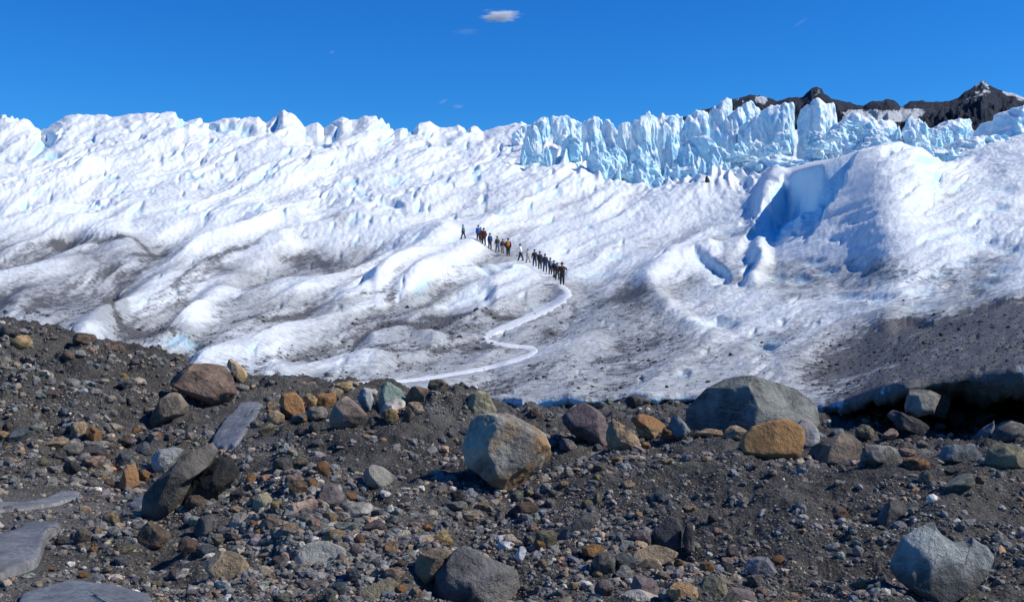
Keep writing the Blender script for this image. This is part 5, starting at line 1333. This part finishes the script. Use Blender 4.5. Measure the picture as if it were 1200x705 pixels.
HIKERS = [ # px, foot row, height px, pose, heading, jacket, trousers, hat, pack, label
 (543, 279.8, 17, 0, 75, (.03, .14, .22), (.02, .02, .03), (.02, .03, .05), None, 'person in teal blue jacket walking alone at the head of the line'),
 (560.5, 281.7, 18.6, 2, 35, (.02, .10, .32), (.05, .02, .05), BK, None, 'person in bright blue jacket and dark purple trousers, second in the line'),
 (563.5, 283.3, 17.5, 1, 40, (.05, .02, .03), BK, BK, None, 'person in dark clothes half hidden between the blue and the red jackets'),
 (567, 287.5, 21, 0, 20, (.17, .025, .02), (.035, .02, .02), BK, (.03, .018, .02), 'person in dark red jacket carrying a dark rucksack'),
 (574.2, 291.5, 18.7, 2, 25, (.015, .04, .17), (.02, .035, .09), BK, None, 'person in navy blue jacket and blue trousers behind the red jacket'),
 (583, 294.7, 18.6, 3, 30, (.025, .03, .025), (.12, .17, .26), BK, None, 'person in black jacket and pale blue jeans mid line'),
 (589, 296.6, 17.2, 2, 25, (.05, .025, .05), (.32, .24, .16), BK, None, 'person in dark plum jacket and khaki trousers'),
 (595.5, 300, 21.7, 2, 10, (.03, .03, .035), (.02, .03, .03), BK, (.75, .22, .02), 'person carrying a bright orange rucksack over dark clothes'),
 (610.3, 305.3, 20.4, 1, 70, (.72, .72, .72), BK, BK, None, 'person in white top and black trousers striding to the left'),
 (619, 307.8, 16.8, 0, 60, (.42, .38, .32), (.38, .34, .28), (.2, .15, .1), None, 'person dressed all in pale beige behind the white top'),
 (626.6, 311.9, 20.4, 3, 20, (.03, .02, .025), (.02, .02, .03), BK, BK, 'person in black with both arms held out, after the beige one'),
 (632.8, 315, 21.2, 2, 10, (.02, .022, .035), (.015, .015, .02), BK, BK, 'person in black with a black rucksack, ahead of the navy hiker'),
 (638.8, 318.3, 21.7, 0, 25, (.02, .045, .12), (.02, .035, .09), BK, BK, 'person in navy jacket and trousers in the rear half of the line'),
 (645, 321.3, 20, 2, 30, (.05, .05, .055), (.02, .02, .025), BK, (.22, .32, .42), 'person carrying a light blue rucksack over black clothes'),
 (649.5, 325.2, 20.8, 1, 20, (.02, .02, .022), (.08, .07, .06), BK, BK, 'person in black jacket and grey brown trousers, third from the rear'),
 (653.2, 327.8, 20.6, 3, 10, (.018, .018, .02), BK, BK, None, 'slim person all in black, second from the rear'),
 (658.8, 333.8, 27.3, 4, 5, (.045, .022, .018), BK, BK, (.05, .018, .012), 'largest figure, in black and dark brown, one arm raised, last in line'),
]
for (px, py, hp, pose, head, jc, tc_, hc_, pc, lab) in HIKERS:
    x, Y, z = hit_glacier(px, py, 45)
    H = hp*Y/F
    root = empty('person', (x, Y, z-0.03)); root.rotation_euler = (0, 0, math.radians(head+random.uniform(-22, 22))); root.scale = (H/1.82,)*3
    tag(root, lab, 'person', 'hikers in line on the glacier')
    ms = POSES[pose]
    def prt(nm, me, c, mat=None):
        o = bpy.data.objects.new(nm, me); COL.objects.link(o); o.parent = root; o.color = (*[min(1, k*1.35) for k in c], 1)
        return o
    prt('body', ms['body'], (.42, .26, .19)); prt('jacket', ms['jacket'], jc); prt('trousers', ms['trousers'], tc_); prt('hat', ms['hat'], hc_)
    for b_ in ms['boots']: prt('boot', b_, (.025, .02, .02))
    if pc: prt('rucksack', ms['rucksack'], pc)
    print('hiker', lab[:30], 'Y %.1f H %.2f' % (Y, H))

# ------------------------------------------------------------------ clouds
def mat_cloud(dens):
    m = bpy.data.materials.new('thin_cloud'); m.use_nodes = True; nt = m.node_tree; nt.nodes.clear(); q = NB(nt)
    out = nt.nodes.new('ShaderNodeOutputMaterial'); v = nt.nodes.new('ShaderNodeVolumePrincipled'); nt.links.new(v.outputs[0], out.inputs['Volume'])
    tc = q.n('ShaderNodeTexCoord'); P = tc.outputs['Object']
    ln = q.n('ShaderNodeVectorMath', operation='LENGTH'); nt.links.new(P, ln.inputs[0])
    n = q.noise(q.map(P, (1.2, 1.2, 2.2)), 1.1, 5, 0.65)
    f = q.ss(q.math('ADD', q.math('SUBTRACT', 0.62, q.math('MULTIPLY', ln.outputs['Value'], 0.85)), q.math('MULTIPLY', q.math('SUBTRACT', n, 0.5), 1.9)), 0.0, 0.5)
    nt.links.new(q.math('MULTIPLY', f, dens), v.inputs['Density'])
    v.inputs['Color'].default_value = (.97, .97, .98, 1); v.inputs['Anisotropy'].default_value = 0.0
    return m
CL = [(587, 18, 30, 9, 0, .075, 'largest white wisp of cloud near the top of the sky'), (389, 61, 6, 3, 12, .016, 'tiny faint cloud left of centre in the sky'),
      (519, 119, 9, 3.2, 22, .018, 'small slanting cloud just above the snowy skyline'), (537, 124.5, 10, 3.4, -6, .018, 'small flat cloud right beside the slanting one'),
      (550, 37, 28, 4.5, -3, .004, 'very faint streak of cloud under the largest wisp'), (938, 26, 15, 3, 28, .005, 'faint slanting streak of cloud high on the right')]
for px, py, rx, ry, tilt, dn, lab in CL:
    Y = 4000; k = Y/F
    me = mesh_np('cloud', ico(3)[0]*1.0, ico(3)[1]); me.materials.append(mat_cloud(dn))
    o = bpy.data.objects.new('cloud', me); COL.objects.link(o); o.location = w_from(px, py, Y)
    o.scale = (rx*k, rx*k*.6, ry*k); o.rotation_euler = (0, -math.radians(tilt), 0)
    tag(o, lab, 'cloud', 'clouds in the blue sky')
